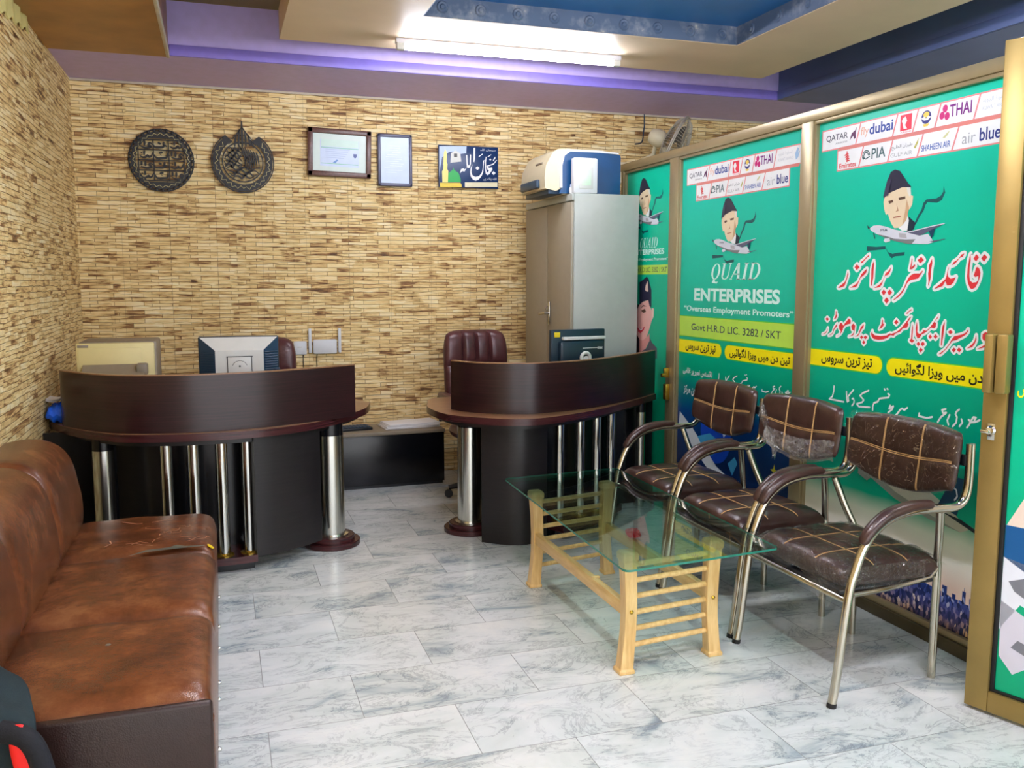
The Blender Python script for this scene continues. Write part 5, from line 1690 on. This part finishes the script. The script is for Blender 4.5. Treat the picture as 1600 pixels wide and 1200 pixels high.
# pale zigzag ornament of the rim
c = MB()
c.tube([(cx + (0.171 + 0.007 * (-1) ** k) * math.cos(2 * math.pi * k / 56), y0 + 0.002, cz + (0.171 + 0.007 * (-1) ** k) * math.sin(2 * math.pi * k / 56)) for k in range(56)], 0.0022, 5, closed=True)
c.build('rim_ornament', M['cream_plastic'], t)

t = thing('wall_medallion', (0.187, 6.48, 2.25), 'black metal calligraphy medallion with open top and spire, the right one', 'wall ornament', 'round calligraphy ornaments')
cx, cz = 0.187, 2.245
c = MB()
annulus(c, cx, cz, 0.200, 0.207, 123, 417, y0 - 0.002, y1, 60)
annulus(c, cx, cz, 0.150, 0.196, 127, 413, y0 + 0.002, y1, 60)
annulus(c, cx, cz, 0.128, 0.136, 0, 360, y0 - 0.001, y1, 48)
for s in (-1, 1):
    c.prism([(cx + s * 0.108, cz + 0.174), (cx + s * 0.062, cz + 0.135), (cx + s * 0.088, cz + 0.115), (cx + s * 0.124, cz + 0.158)], lambda u, v, d: Vector((u, d, v)), y0, y1)
c.build('rim', M['iron'], t)
c = MB()
for xo, h0, h1, w in ((0.0, 0.10, 0.272, 0.015), (-0.022, 0.10, 0.215, 0.013), (0.022, 0.10, 0.205, 0.013), (-0.045, 0.10, 0.178, 0.012), (0.047, 0.11, 0.185, 0.013), (0.068, 0.10, 0.15, 0.011)):
    brush(c, [(cx + xo * 1.1, cz + h0), (cx + xo, cz + (h0 + h1) / 2), (cx + xo * 0.8, cz + h1)], w, y0, y1, 4)
for xo in (-0.03, 0.03):
    brush(c, [(cx + xo * 2.2, cz + 0.15), (cx + xo, cz + 0.19), (cx, cz + 0.235)], 0.008, y0, y1, 4)
c.build('spire', M['iron'], t)
c = MB()
for k in range(7):
    x = cx + 0.012 + k * 0.0145
    brush(c, [(x - 0.035 + 0.004 * k, cz + 0.115 - 0.008 * k), (x, cz + 0.04), (x + 0.008, cz - 0.055 + 0.006 * k)], 0.0095, y0, y1, 4)
random.seed(11)
for k in range(11):
    zz = cz + 0.085 - k * 0.0185
    hw = math.sqrt(max(0.0, 0.122 ** 2 - (zz - cz) ** 2))
    xa, xb = cx - hw, cx + (hw if zz < cz - 0.04 else -0.005)
    n = 7
    brush(c, [(xa + (xb - xa) * i / n, zz + 0.012 * math.sin(i * 2.3 + k * 1.7)) for i in range(n + 1)], 0.0115, y0, y1, 4)
for k in range(16):
    q, rr = random.uniform(0, 6.28), random.uniform(0.02, 0.11)
    c.box((cx + rr * math.cos(q) - 0.005, y0, cz - 0.02 + 0.8 * rr * math.sin(q) - 0.005), (cx + rr * math.cos(q) + 0.005, y1, cz - 0.02 + 0.8 * rr * math.sin(q) + 0.005))
c.build('calligraphy', M['iron'], t)
c = MB()
P = []
for k in range(45):
    q = R(135 + 270 * k / 44)
    rr = 0.173 + 0.014 * (-1) ** k * (0.6 + 0.4 * math.sin(k * 1.9))
    P.append((cx + rr * math.cos(q), y0 + 0.002, cz + rr * math.sin(q)))
c.tube(P, 0.0022, 5)
c.build('rim_script', M['cream_plastic'], t)


def picture(name, x0, x1, z0, z1, fw, fm, label, tilt=0.0):
    t = thing(name, ((x0 + x1) / 2, 6.48, (z0 + z1) / 2), label, 'framed certificate', 'framed papers on the back wall')
    XF = Matrix.Translation(((x0 + x1) / 2, 6.475, (z0 + z1) / 2)) @ Matrix.Rotation(R(tilt), 4, 'Y')
    hw, hh = (x1 - x0) / 2, (z1 - z0) / 2
    c = MB()
    c.box((-hw, -0.012, hh - fw), (hw, 0.016, hh), 0, 0.006, xf=XF)
    c.box((-hw, -0.012, -hh), (hw, 0.016, -hh + fw), 0, 0.006, xf=XF)
    c.box((-hw, -0.012, -hh), (-hw + fw, 0.016, hh), 0, 0.006, xf=XF)
    c.box((hw - fw, -0.012, -hh), (hw, 0.016, hh), 0, 0.006, xf=XF)
    c.build('frame', M[fm], t)
    return t, XF, hw - fw, hh - fw


t, XF, hw, hh = picture('framed_certificate', 0.622, 1.065, 2.168, 2.498, 0.036, 'frame_brown', 'pale certificate in wide brown carved frame on the back wall', 1.5)
MB().box((-hw - 0.002, 0.0, -hh - 0.002), (hw + 0.002, 0.008, hh + 0.002), xf=XF).build('mat_board', M['mint_paper'], t)
c = MB().box((-hw + 0.05, -0.002, -hh + 0.035), (hw - 0.05, 0.0, hh - 0.04), xf=XF)
c.build('document', M['sky_paper'], t)
a = Art(lambda u, v, d: XF @ Vector((u, -0.0022 - d, v)))
a.rect(-hw + 0.055, hw - 0.055, 0.030, 0.036, ('mint', (140, 196, 176)), 1)
a.rect(-hw + 0.055, hw - 0.055, -0.078, -0.073, ('mint', (140, 196, 176)), 1)
a.rect(-hw + 0.055, hw - 0.055, 0.04, 0.09, ('pale_mint', (200, 226, 214)), 1)
a.poly([(0.095, 0.0), (0.12, 0.0), (0.118, -0.022), (0.108, -0.03), (0.097, -0.022)], ('seal_blue', (70, 86, 150)), 2)
a.poly([(-0.05, -0.07), (-0.02, -0.045), (-0.01, -0.05), (-0.03, -0.072)], ('sign_blue', (96, 140, 200)), 2)
for k in range(5):
    a.rect(-0.10, 0.07 - 0.01 * k, 0.02 - 0.014 * k, 0.0225 - 0.014 * k, ('line_blue', (160, 180, 214)), 2)
a.done('printing', t)
t, XF, hw, hh = picture('framed_certificate', 1.112, 1.361, 2.116, 2.482, 0.022, 'frame_grey', 'upright pale blue paper in thin grey frame on the back wall')
MB().box((-hw - 0.002, 0.0, -hh - 0.002), (hw + 0.002, 0.008, hh + 0.002), xf=XF).build('document', M['sky_paper'], t)
a = Art(lambda u, v, d: XF @ Vector((u, -0.0004 - d, v)))
random.seed(3)
for k in range(13):
    w = 0.06 * random.uniform(0.5, 1.0)
    x = random.uniform(-0.03, 0.02)
    a.rect(x - w, x + w, 0.10 - 0.0155 * k, 0.103 - 0.0155 * k, ('pale_line', (224, 234, 250)), 1)
a.done('printing', t)

# calligraphy board
t = thing('calligraphy_board', (1.78, 6.48, 2.27), 'blue calligraphy board with green dome and minaret on the back wall', 'wall board')
MB().box((1.555, 6.462, 2.122), (2.010, 6.482, 2.424), bevel=0.004).build('board', ink('board_navy', (18, 52, 98)), t)
a = Art(lambda u, v, d: Vector((u / 1000, 6.4616 - d, v / 1000)))
a.poly(BOARD['sky'], ('board_sky', (176, 196, 226)), 1)
a.poly(BOARD['court'], ('board_court', (206, 208, 200)), 2)
a.poly(BOARD['cube'], ('black_ink', (40, 38, 30)), 3)
a.poly(BOARD['dome'], ('board_green', (24, 170, 74)), 3)
a.poly(BOARD['minaret'], ('board_yellow', (232, 226, 130)), 4)
a.poly(BOARD['base'], ('board_gold', (226, 200, 60)), 5)
a.poly(BOARD['cream'], ('board_cream', (232, 226, 190)), 2)
a.done('picture', t)
a = Art(lambda u, v, d: Vector((u / 1000, 6.4616 - d, v / 1000)))
for s in BOARD['letters']:
    a.poly(s, WHITE, 3)
q = BOARD['small']
a.text(shape_urdu('سبحان اللہ'), q[0][0][0], q[0][1][0], q[0][2][1], q[0][0][1], WHITE, 3)
a.text(shape_urdu('اللہ پاک ہے'), q[1][0][0], q[1][1][0], q[1][2][1], q[1][0][1], WHITE, 3)
a.done('lettering', t)

# ================================================================ sofa along the left wall
t = thing('leather_sofa', (-0.45, 3.2, 0), 'worn brown leather sofa without arms along the left stone wall', 'sofa')
SY0, SY1 = 2.255, 4.135
secs = [(SY0, 2.872), (2.872, 3.545), (3.545, SY1)]
c = MB().box((-0.855, SY0 + 0.012, 0.03), (-0.058, SY1 - 0.012, 0.33), bevel=0.02, seg=3)
c.build('base', M['sofa_shaded'], t)
for s0, s1 in secs:
    c = MB()
    yc, hy = (s0 + s1) / 2, (s1 - s0) / 2

    def pl(u, v, h):
        return Vector((-0.338 + u * 0.292, yc + v * hy, 0.345 + h))

    def tp(u, v):
        return 0.077 + 0.010 * (1 - u * u) * (1 - v ** 4) + 0.0025 * math.sin(7 * u + 3 * v) * (1 - u * u)
    pillow(c, 26, 26, pl, tp, -0.06, 12, 0.015)
    c.build('seat_cushion', M['sofa'], t)
c = MB().box((-0.16, SY0 + 0.004, 0.05), (-0.049, SY1 - 0.004, 0.375), bevel=0.03, seg=4)
c.build('front_skirt', M['sofa'], t)
c = MB().box((-0.62, SY0 - 0.004, 0.05), (-0.052, SY0 + 0.02, 0.40), bevel=0.015, seg=3)
c.build('end_panel', M['sofa_shaded'], t, label='leather end panel with shade put into its colour')
BP = [(-0.856, 0.30), (-0.64, 0.33), (-0.592, 0.395), (-0.580, 0.46), (-0.584, 0.54), (-0.596, 0.605), (-0.606, 0.66), (-0.624, 0.71), (-0.655, 0.752), (-0.70, 0.780), (-0.75, 0.792), (-0.80, 0.792), (-0.856, 0.782)]
BPs = [p for p in spline([(a, b) for a, b in BP], 4)]
for s0, s1 in secs:
    c = MB()
    n = 18
    cen = Vector((-0.76, 0.54))
    V, F = [], []
    rows = []
    for i in range(n + 1):
        w = -1 + 2 * i / n
        w = math.sin(math.pi / 2 * w) * 0.6 + w * 0.4
        e = (1 - abs(w) ** 9) ** 0.5 if abs(w) < 1 else 0.0
        k = 0.86 + 0.14 * e
        rows.append([Vector((max(cen.x + (p.x - cen.x) * k, -0.858), (s0 + s1) / 2 + w * (s1 - s0) / 2, cen.y + (p.y - cen.y) * k)) for p in BPs])
    m_ = len(BPs)
    for r_ in rows:
        V += r_
    for i in range(n):
        for j in range(m_):
            F.append((i * m_ + j, i * m_ + (j + 1) % m_, (i + 1) * m_ + (j + 1) % m_, (i + 1) * m_ + j))
    F += [tuple(range(m_)), tuple(n * m_ + j for j in range(m_))]
    c.add(V, F)
    c.build('back_cushion', M['sofa'], t, smooth=60)
# wear: cracks, torn strip, sticker, nail heads
c = MB()
zt = 0.4335


def tfn(u, v, d):
    return Vector((u, v, d))


c.flat([(-0.36, 3.50), (-0.30, 3.535), (-0.20, 3.548), (-0.09, 3.552), (-0.085, 3.565), (-0.16, 3.575), (-0.19, 3.60), (-0.22, 3.575), (-0.30, 3.565)], tfn, 0.4245)
c.build('torn_seam', M['torn'], t, smooth=0)
c = MB()
random.seed(8)
for k in range(12):
    x, y = random.uniform(-0.38, -0.12), random.uniform(3.60, 3.86)
    P = [(x, y)]
    for i in range(4):
        x += random.uniform(-0.004, 0.035)
        y += random.uniform(-0.03, 0.03)
        P.append((x, y))
    capsule_strip(c, P, 0.0024, tfn, zt, 0, 5)
capsule_strip(c, [(-0.42, 3.98), (-0.36, 3.93), (-0.30, 3.94), (-0.22, 3.97)], 0.006, tfn, zt, 0, 5)
capsule_strip(c, [(-0.45, 3.62), (-0.43, 3.66), (-0.44, 3.70)], 0.005, tfn, zt, 0, 5)
c.build('scratches', M['scratch'], t, smooth=0)
c = MB().lathe([(0.0, 0.0), (0.014, 0.0), (0.015, 0.003), (0.0, 0.004)], (-0.068, 3.60, 0.405), 12, axis=(0.6, 0, 0.8))
c.build('sticker', M['yellow_tape'], t)
c = MB().lathe([(0.0, 0.0), (0.008, 0.0), (0.005, 0.002), (0.0, 0.0005)], (-0.33, 2.62, 0.4335), 10)
c.build('button_hole', M['torn'], t)
for y in (2.45, 2.62, 2.95, 3.08, 3.38, 3.60, 3.95):
    MB().lathe([(0.008, 0.0), (0.008, 0.004), (0.005, 0.009), (0.0, 0.010)], (-0.0492, y, 0.075), 12, axis=(1, 0, 0)).build('nail_head', M['chrome'], t)
for yy in (SY0 + 0.08, SY1 - 0.12):
    for xx in (-0.82, -0.14):
        MB().box((xx, yy, 0), (xx + 0.05, yy + 0.05, 0.032)).build('foot', M['black'], t)

# jacket thrown over the near end of the sofa
t = thing('jacket', (-0.52, 2.2, 0.45), 'dark teal jacket with red lining thrown over the near end of the sofa', 'jacket')
c = MB()
nu, nv = 26, 34
V, F = [], []
for i in range(nu + 1):
    u = i / nu
    for j in range(nv + 1):
        v = j / nv                              # 0 on the seat, 1 at the hem below
        if v < 0.35:
            y = 2.47 - (v / 0.35) * 0.24
            z = 0.458 + 0.03 * math.sin(v / 0.35 * math.pi) + 0.012 * math.sin(11 * u + 3 * v)
        elif v < 0.5:
            a = (v - 0.35) / 0.15 * math.pi / 2
            y = 2.23 - 0.045 * math.sin(a)
            z = 0.458 - 0.045 * (1 - math.cos(a)) + 0.012 * math.sin(11 * u)
        else:
            y = 2.185 - 0.02 * (v - 0.5) + 0.012 * math.sin(15 * u + 4 * v)
            z = 0.413 - (v - 0.5) * 0.70
        xr = -0.475 + 0.075 * v - 0.07 * math.exp(-((v - 0.0) / 0.2) ** 2)
        x = -0.80 + (xr + 0.80) * u
        z -= 0.05 * max(0, u - 0.75) ** 2 * 16 * (1 if v < 0.5 else 0.2) * 0.5
        y -= 0.03 * math.sin(u * math.pi) * (1 if v >= 0.35 else 0)
        V.append(Vector((x, y, z)))
for i in range(nu):
    for j in range(nv):
        a = i * (nv + 1) + j
        F.append((a, a + 1, a + nv + 2, a + nv + 1))
c.add(V, F)
o = c.build('body', M['teal_cloth'], t, smooth=80)
md = o.modifiers.new('thick', 'SOLIDIFY')
md.thickness = 0.022
md.offset = 1.0
md = o.modifiers.new('soft', 'SUBSURF')
md.levels = md.render_levels = 1
c = MB()
pillow(c, 12, 18, lambda u, v, h: Vector((-0.447 + u * 0.026 - 0.016 * v, 2.128 - h * 0.5, 0.355 + v * 0.11)), lambda u, v: 0.035, -0.05, 3, 0.3)
c.build('lining', M['red_cloth'], t)
c = MB()
c.tube(spline([(-0.50, 2.14, 0.45), (-0.44, 2.125, 0.425), (-0.412, 2.12, 0.34), (-0.40, 2.12, 0.2), (-0.395, 2.12, 0.09)], 6), 0.024, 12)
c.build('sleeve_edge', M['navy_cloth'], t)

# ================================================================ coffee table
t = thing('coffee_table', (1.585, 3.4, 0), 'low pine coffee table with clear glass top and slatted ends', 'coffee table')
LA, LB, LC, LDD = (1.386, 3.859), (1.392, 2.875), (1.768, 2.918), (1.778, 3.93)
mid = Vector(((LA[0] + LC[0]) / 2, (LA[1] + LC[1]) / 2))


def sq_leg(mb, x, y, sx):
    """bowed square leg, thick at head and foot"""
    prof = [(0.0, 0.031, 0.010), (0.014, 0.031, 0.010), (0.018, 0.026, 0.009), (0.07, 0.0245, 0.004), (0.16, 0.0235, -0.004), (0.25, 0.024, -0.006), (0.34, 0.0245, -0.003), (0.40, 0.0255, 0.001),
            (0.425, 0.026, 0.002), (0.432, 0.031, 0.002), (0.452, 0.032, 0.002), (0.462, 0.027, 0.002), (0.465, 0.018, 0.002)]
    V, F = [], []
    for z, r, o in prof:
        for a, b in ((-1, -1), (1, -1), (1, 1), (-1, 1)):
            V.append((x + sx * o + a * r, y + b * r, z))
    k = len(prof)
    for i in range(k - 1):
        for j in range(4):
            F.append((i * 4 + j, i * 4 + (j + 1) % 4, i * 4 + 4 + (j + 1) % 4, i * 4 + 4 + j))
    F += [(0, 1, 2, 3), tuple(4 * k - 4 + j for j in range(4))]
    mb.add(V, F)


for (x, y), sx in ((LA, -1), (LB, -1), (LC, 1), (LDD, 1)):
    c = MB()
    sq_leg(c, x, y, sx)
    o = c.build('leg', M['pine'], t, smooth=20)
    md = o.modifiers.new('round', 'BEVEL')
    md.width = 0.004
    md.segments = 2
    md.limit_method = 'ANGLE'
    s = -1 if y < 3.4 else 1
    MB().lathe([(0.008, 0.0), (0.008, 0.003), (0.005, 0.006), (0.0, 0.007)], (x + sx * -0.005, y + s * 0.024, 0.237), 12, axis=(0, s, 0)).build('bolt_head', M['brass'], o)
for (a, b) in ((LA, LDD), (LB, LC)):
    for z in (0.10, 0.163, 0.225, 0.287, 0.348, 0.408):
        MB().tube([(a[0] + 0.015, a[1] + 0.0, z), (b[0] - 0.015, b[1], z)], 0.0105, 12).build('rung', M['pine_flat'], t)
for (a, b) in ((LB, LA), (LC, LDD)):
    c = MB()
    d = Vector((b[0] - a[0], b[1] - a[1], 0))
    L = d.length
    q = Matrix.Translation((a[0], a[1], 0.238)) @ Matrix.Rotation(math.atan2(d.y, d.x), 4, 'Z')
    c.box((0.02, -0.014, -0.026), (L - 0.02, 0.014, 0.026), 0, 0.004, xf=q)
    c.box((L * 0.30, -0.022, 0.02), (L * 0.32, 0.014, 0.03), 0, 0.002, xf=q)
    c.build('side_rail', M['pine_flat'], t)
gl = [(1.268, 2.64), (1.921, 2.703), (1.935, 4.165), (1.305, 4.105)]
gp = []
for i in range(4):
    p, pm, pn = Vector(gl[i]), Vector(gl[i - 1]), Vector(gl[(i + 1) % 4])
    a, b = p + (pm - p).normalized() * 0.03, p + (pn - p).normalized() * 0.03
    for k in range(7):
        w = k / 6
        gp.append(tuple(a * (1 - w) ** 2 + p * 2 * w * (1 - w) + b * w * w))
c = MB()
n = len(gp)
tri = tessellate_polygon([[Vector((p[0], p[1], 0)) for p in gp]])
c.add([(p[0], p[1], 0.4745) for p in gp], [tuple(k) for k in tri])
c.add([(p[0], p[1], 0.4665) for p in gp], [tuple(reversed(k)) for k in tri])
c.add([(p[0], p[1], 0.4665) for p in gp] + [(p[0], p[1], 0.4745) for p in gp], [(i, (i + 1) % n, n + (i + 1) % n, n + i) for i in range(n)], 1)
c.build('glass_top', [M['glass'], M['glass_edge']], t, smooth=0)
t = thing('red_wrapper', (1.78, 3.62, 0.265), 'small crumpled red wrapper on the far rail of the coffee table', 'wrapper')
c = MB()
pillow(c, 10, 10, lambda u, v, h: Vector((1.776 + u * 0.026 + 0.006 * math.sin(7 * v), 3.62 + v * 0.035, 0.288 + h + 0.008 * math.sin(9 * u + 4 * v))), lambda u, v: 0.016, -0.012, 3, 0.2)
c.build('wrapper', ink('wrapper_red', (220, 40, 50)), t, smooth=0)

# ================================================================ visitor chairs
HALF = 0.288
SIDE = [(-0.252, 0.012), (-0.238, 0.10), (-0.203, 0.382), (-0.180, 0.47), (-0.150, 0.545), (-0.110, 0.598), (-0.045, 0.640), (0.05, 0.660), (0.145, 0.660), (0.225, 0.658), (0.262, 0.668), (0.284, 0.698), (0.292, 0.757), (0.292, 0.88)]
SIDE_S = spline(SIDE, 6)


def side_x(z_):
    return None


def seat_place(u, v, h):
    return Vector((0.018 + u * 0.222, v * 0.252, 0.428 + h))


def seat_top(u, v):
    g = max(groove(v - 0.36, 0.075), groove(v + 0.36, 0.075), groove(u - 0.33, 0.075), groove(u + 0.33, 0.075))
    return 0.052 - 0.010 * g + 0.006 * (1 - u * u)


def back_place(u, v, h):
    # u across, v up; lower edge bulges down, pad wraps round the sitter
    zb = 0.655 + 0.075 * (u * u) - 0.03 * u ** 8
    ztop = 0.93 - 0.012 * u * u
    z = zb + (ztop - zb) * (v + 1) / 2
    return Vector((0.270 - 0.030 * u * u + 0.03 * (v + 1) / 2 - h, u * 0.278, z))


def back_top(u, v):
    g = max(groove(u - 0.34, 0.07), groove(u + 0.34, 0.07), groove(v + 0.01, 0.09))
    return 0.032 - 0.009 * g


def edge_f(u, v, p):
    return math.sqrt(max(0.0, (1 - abs(u) ** p) * (1 - abs(v) ** p)))


def wrap_sheet(place, topf, p, lift, u0, u1, v0, v1, seed, n=26, amp=0.004):
    """plastic film lying over a pad, slightly creased"""
    random.seed(seed)
    ph = [random.uniform(0, 6.28) for _ in range(6)]
    c = MB()
    V, F = [], []
    for i in range(n + 1):
        for j in range(n + 1):
            u, v = u0 + (u1 - u0) * i / n, v0 + (v1 - v0) * j / n
            uu, vv = max(-1, min(1, u)), max(-1, min(1, v))
            cr = math.sin(17 * u + 9 * v + ph[0]) + math.sin(-11 * u + 21 * v + ph[1]) + math.sin(29 * u - 5 * v + ph[2])
            V.append(place(u, v, topf(uu, vv) * edge_f(uu * 0.985, vv * 0.985, p) + lift + amp * 0.4 * cr))
    for i in range(n):
        for j in range(n):
            a = i * (n + 1) + j
            F.append((a, a + 1, a + n + 2, a + n + 1))
    return c.add(V, F)


def make_chair(label):
    t = thing('visitor_chair', (0, 0, 0), label, 'chair', 'brown visitor chairs along the partition')
    c = MB()
    pillow(c, 34, 34, seat_place, seat_top, -0.045, 9, 0.05)
    s = c.build('seat', M['chair'], t)
    c = MB()
    for q in (-0.36, 0.36):
        c.tube([seat_place(k / 14, q, seat_top(k / 14, q) * edge_f(k / 14, q, 9) + 0.002) for k in range(-13, 14)], 0.0026, 5)
        c.tube([seat_place(q * 0.917, k / 14, seat_top(q * 0.917, k / 14) * edge_f(q * 0.917, k / 14, 9) + 0.002) for k in range(-13, 14)], 0.0026, 5)
    c.build('stitching', M['stitch'], s)
    c = MB()
    pillow(c, 34, 26, back_place, back_top, -0.022, 9, 0.05)
    b = c.build('backrest', M['chair'], t)
    c = MB()
    for q in (-0.34, 0.34):
        for o in (-0.008, 0.008):
            c.tube([back_place(q + o, k / 14, back_top(q + o, k / 14) * edge_f(q, k / 14, 9) + 0.003) for k in range(-13, 14)], 0.0020, 5)
    for o in (-0.035, 0.015):
        c.tube([back_place(k / 14, o, back_top(k / 14, o) * edge_f(k / 14, o, 9) + 0.003) for k in range(-13, 14)], 0.0020, 5)
    c.build('stitching', M['stitch'], b)
    for s in (-1, 1):
        o = MB().tube([(p.x, s * HALF, p.y) for p in SIDE_S], 0.0155, 14).build('side_frame', M['chrome_warm'], t)
        MB().tube([(-0.2535, s * HALF, 0.0), (-0.2515, s * HALF, 0.016)], 0.0165, 14).build('foot_cap', M['shoe'], o)
        arm = [p for p in SIDE_S if -0.155 <= p.x <= 0.15 and p.y > 0.53]
        pad = [Vector((p.x - 0.006, s * HALF, p.y + 0.017)) for p in arm]
        rr = [0.020 + 0.006 * math.sin(math.pi * min(1, i / (len(pad) - 1) * 1.0)) for i in range(len(pad))]
        rr[0] = 0.012
        rr[-1] = 0.010
        MB().tube(pad, rr, 16, flat=0.78).build('arm_pad', M['chair'], t)
        ins = HALF - 0.075
        c = MB().tube(spline([(0.185, s * (HALF - 0.012), 0.646), (0.215, s * (HALF - 0.04), 0.54), (0.242, s * (ins + 0.006), 0.455), (0.25, s * ins, 0.40), (0.25, s * ins, 0.2), (0.25, s * ins, 0.0)], 6), 0.0145, 14)
        c.build('leg', M['chrome_warm'], t)
        c = MB().tube([(0.246, s * ins, 0.415), (0.20, s * (ins + 0.01), 0.385), (0.0, s * 0.235, 0.372), (-0.15, s * 0.245, 0.372)], 0.011, 10)
        c.build('seat_rail', M['chrome_warm'], t)
    MB().tube([(-0.206, -HALF, 0.368), (-0.206, HALF, 0.368)], 0.012, 12).build('cross_bar', M['chrome_warm'], t)
    MB().tube([(0.248, -HALF + 0.075, 0.41), (0.248, HALF - 0.075, 0.41)], 0.011, 12).build('cross_bar', M['chrome_warm'], t)
    c = MB()
    c.box((-0.20, -0.235, 0.372), (0.21, 0.235, 0.388), bevel=0.004)
    c.build('seat_board', M['black'], t)
    for s in (-1, 1):
        MB().box((0.272, min(s * 0.20, s * 0.285), 0.80), (0.290, max(s * 0.20, s * 0.285), 0.84), bevel=0.004).build('back_bracket', M['black'], t)
    return t


def dup(root, loc, rz, label):
    r = root.copy()
    COL.objects.link(r)
    r.location = loc
    r.rotation_euler = (0, 0, rz)
    r['label'] = label
    for ch in list(root.children):
        k = ch.copy()
        COL.objects.link(k)
        k.parent = r
        for g in list(ch.children):
            d = g.copy()
            COL.objects.link(d)
            d.parent = k
    return r


near = make_chair('brown visitor chair wrapped in clear plastic, nearest to the open door')
CX = 2.184
mid_chair = dup(near, (CX, 3.325, 0), R(0.8), 'brown visitor chair between two others, torn plastic hanging off its backrest')
far = dup(near, (CX, 3.955, 0), R(1.0), 'unwrapped brown visitor chair next to the right reception desk')

# plastic film on the near chair (seat, back) and rests of it on the middle chair; built at the origin, moved with the chair
c = wrap_sheet(seat_place, seat_top, 9, 0.004, -1.04, 1.03, -1.03, 1.03, 5)
c.build('seat_plastic', M['wrap'], near, label='clear plastic film over the seat')
c = MB()
V, F = [], []
n = 30
for i in range(n + 1):                       # film hanging over the seat front and near side
    w = i / n
    if w < 0.6:
        x, y = -0.212, 0.25 - w / 0.6 * 0.50
    else:
        x, y = -0.212 + (w - 0.6) / 0.4 * 0.36, -0.258
    dz = 0.066 + 0.02 * abs(math.sin(w * 9.0)) + 0.012 * math.sin(w * 37) + (0.06 if 0.42 < w < 0.56 else 0)
    for k, f in enumerate((0.0, 0.5, 1.0)):
        V.append((x - 0.006 * math.sin(31 * w) * f, y - 0.004 * f, 0.47 - dz * f))
for i in range(n):
    for k in range(2):
        a = 3 * i + k
        F.append((a, a + 1, a + 4, a + 3))
c.add(V, F).build('loose_plastic', M['wrap_loose'], near, smooth=0, label='crumpled plastic film hanging at the seat edge')
c = wrap_sheet(back_place, back_top, 9, 0.004, -1.03, 1.03, -1.05, 1.05, 7)
c.build('back_plastic', M['wrap'], near, label='clear plastic film over the backrest')
near.location = (CX, 2.695, 0)
near.rotation_euler = (0, 0, R(1.0))
c = wrap_sheet(back_place, back_top, 9, 0.005, -0.98, 0.75, -1.08, -0.30, 9, amp=0.006)
# the film starts on the chair at the origin; move it to the middle chair
o = c.build('back_plastic', M['wrap_loose'], None, label='torn plastic film left on the lower backrest')
o.parent = mid_chair
c = MB()
V, F = [], []
n = 16
for i in range(n + 1):                       # crumpled tongue of film hanging from the far corner
    w = i / n
    wd = 0.010 + 0.05 * w * (1.2 - w)
    for j in range(5):
        q = -1 + j / 2
        V.append((0.232 - 0.035 * w + 0.014 * math.sin(13 * w + 2.6 * q), 0.262 - 0.17 * w + q * wd, 0.875 - 0.20 * w - 0.03 * q * q + 0.012 * math.sin(21 * w + 3 * q)))
for i in range(n):
    for j in range(4):
        a = i * 5 + j
        F.append((a, a + 1, a + 6, a + 5))
o = c.add(V, F).build('loose_plastic', M['wrap_loose'], None, smooth=0, label='crumpled tongue of torn plastic film')
o.parent = mid_chair
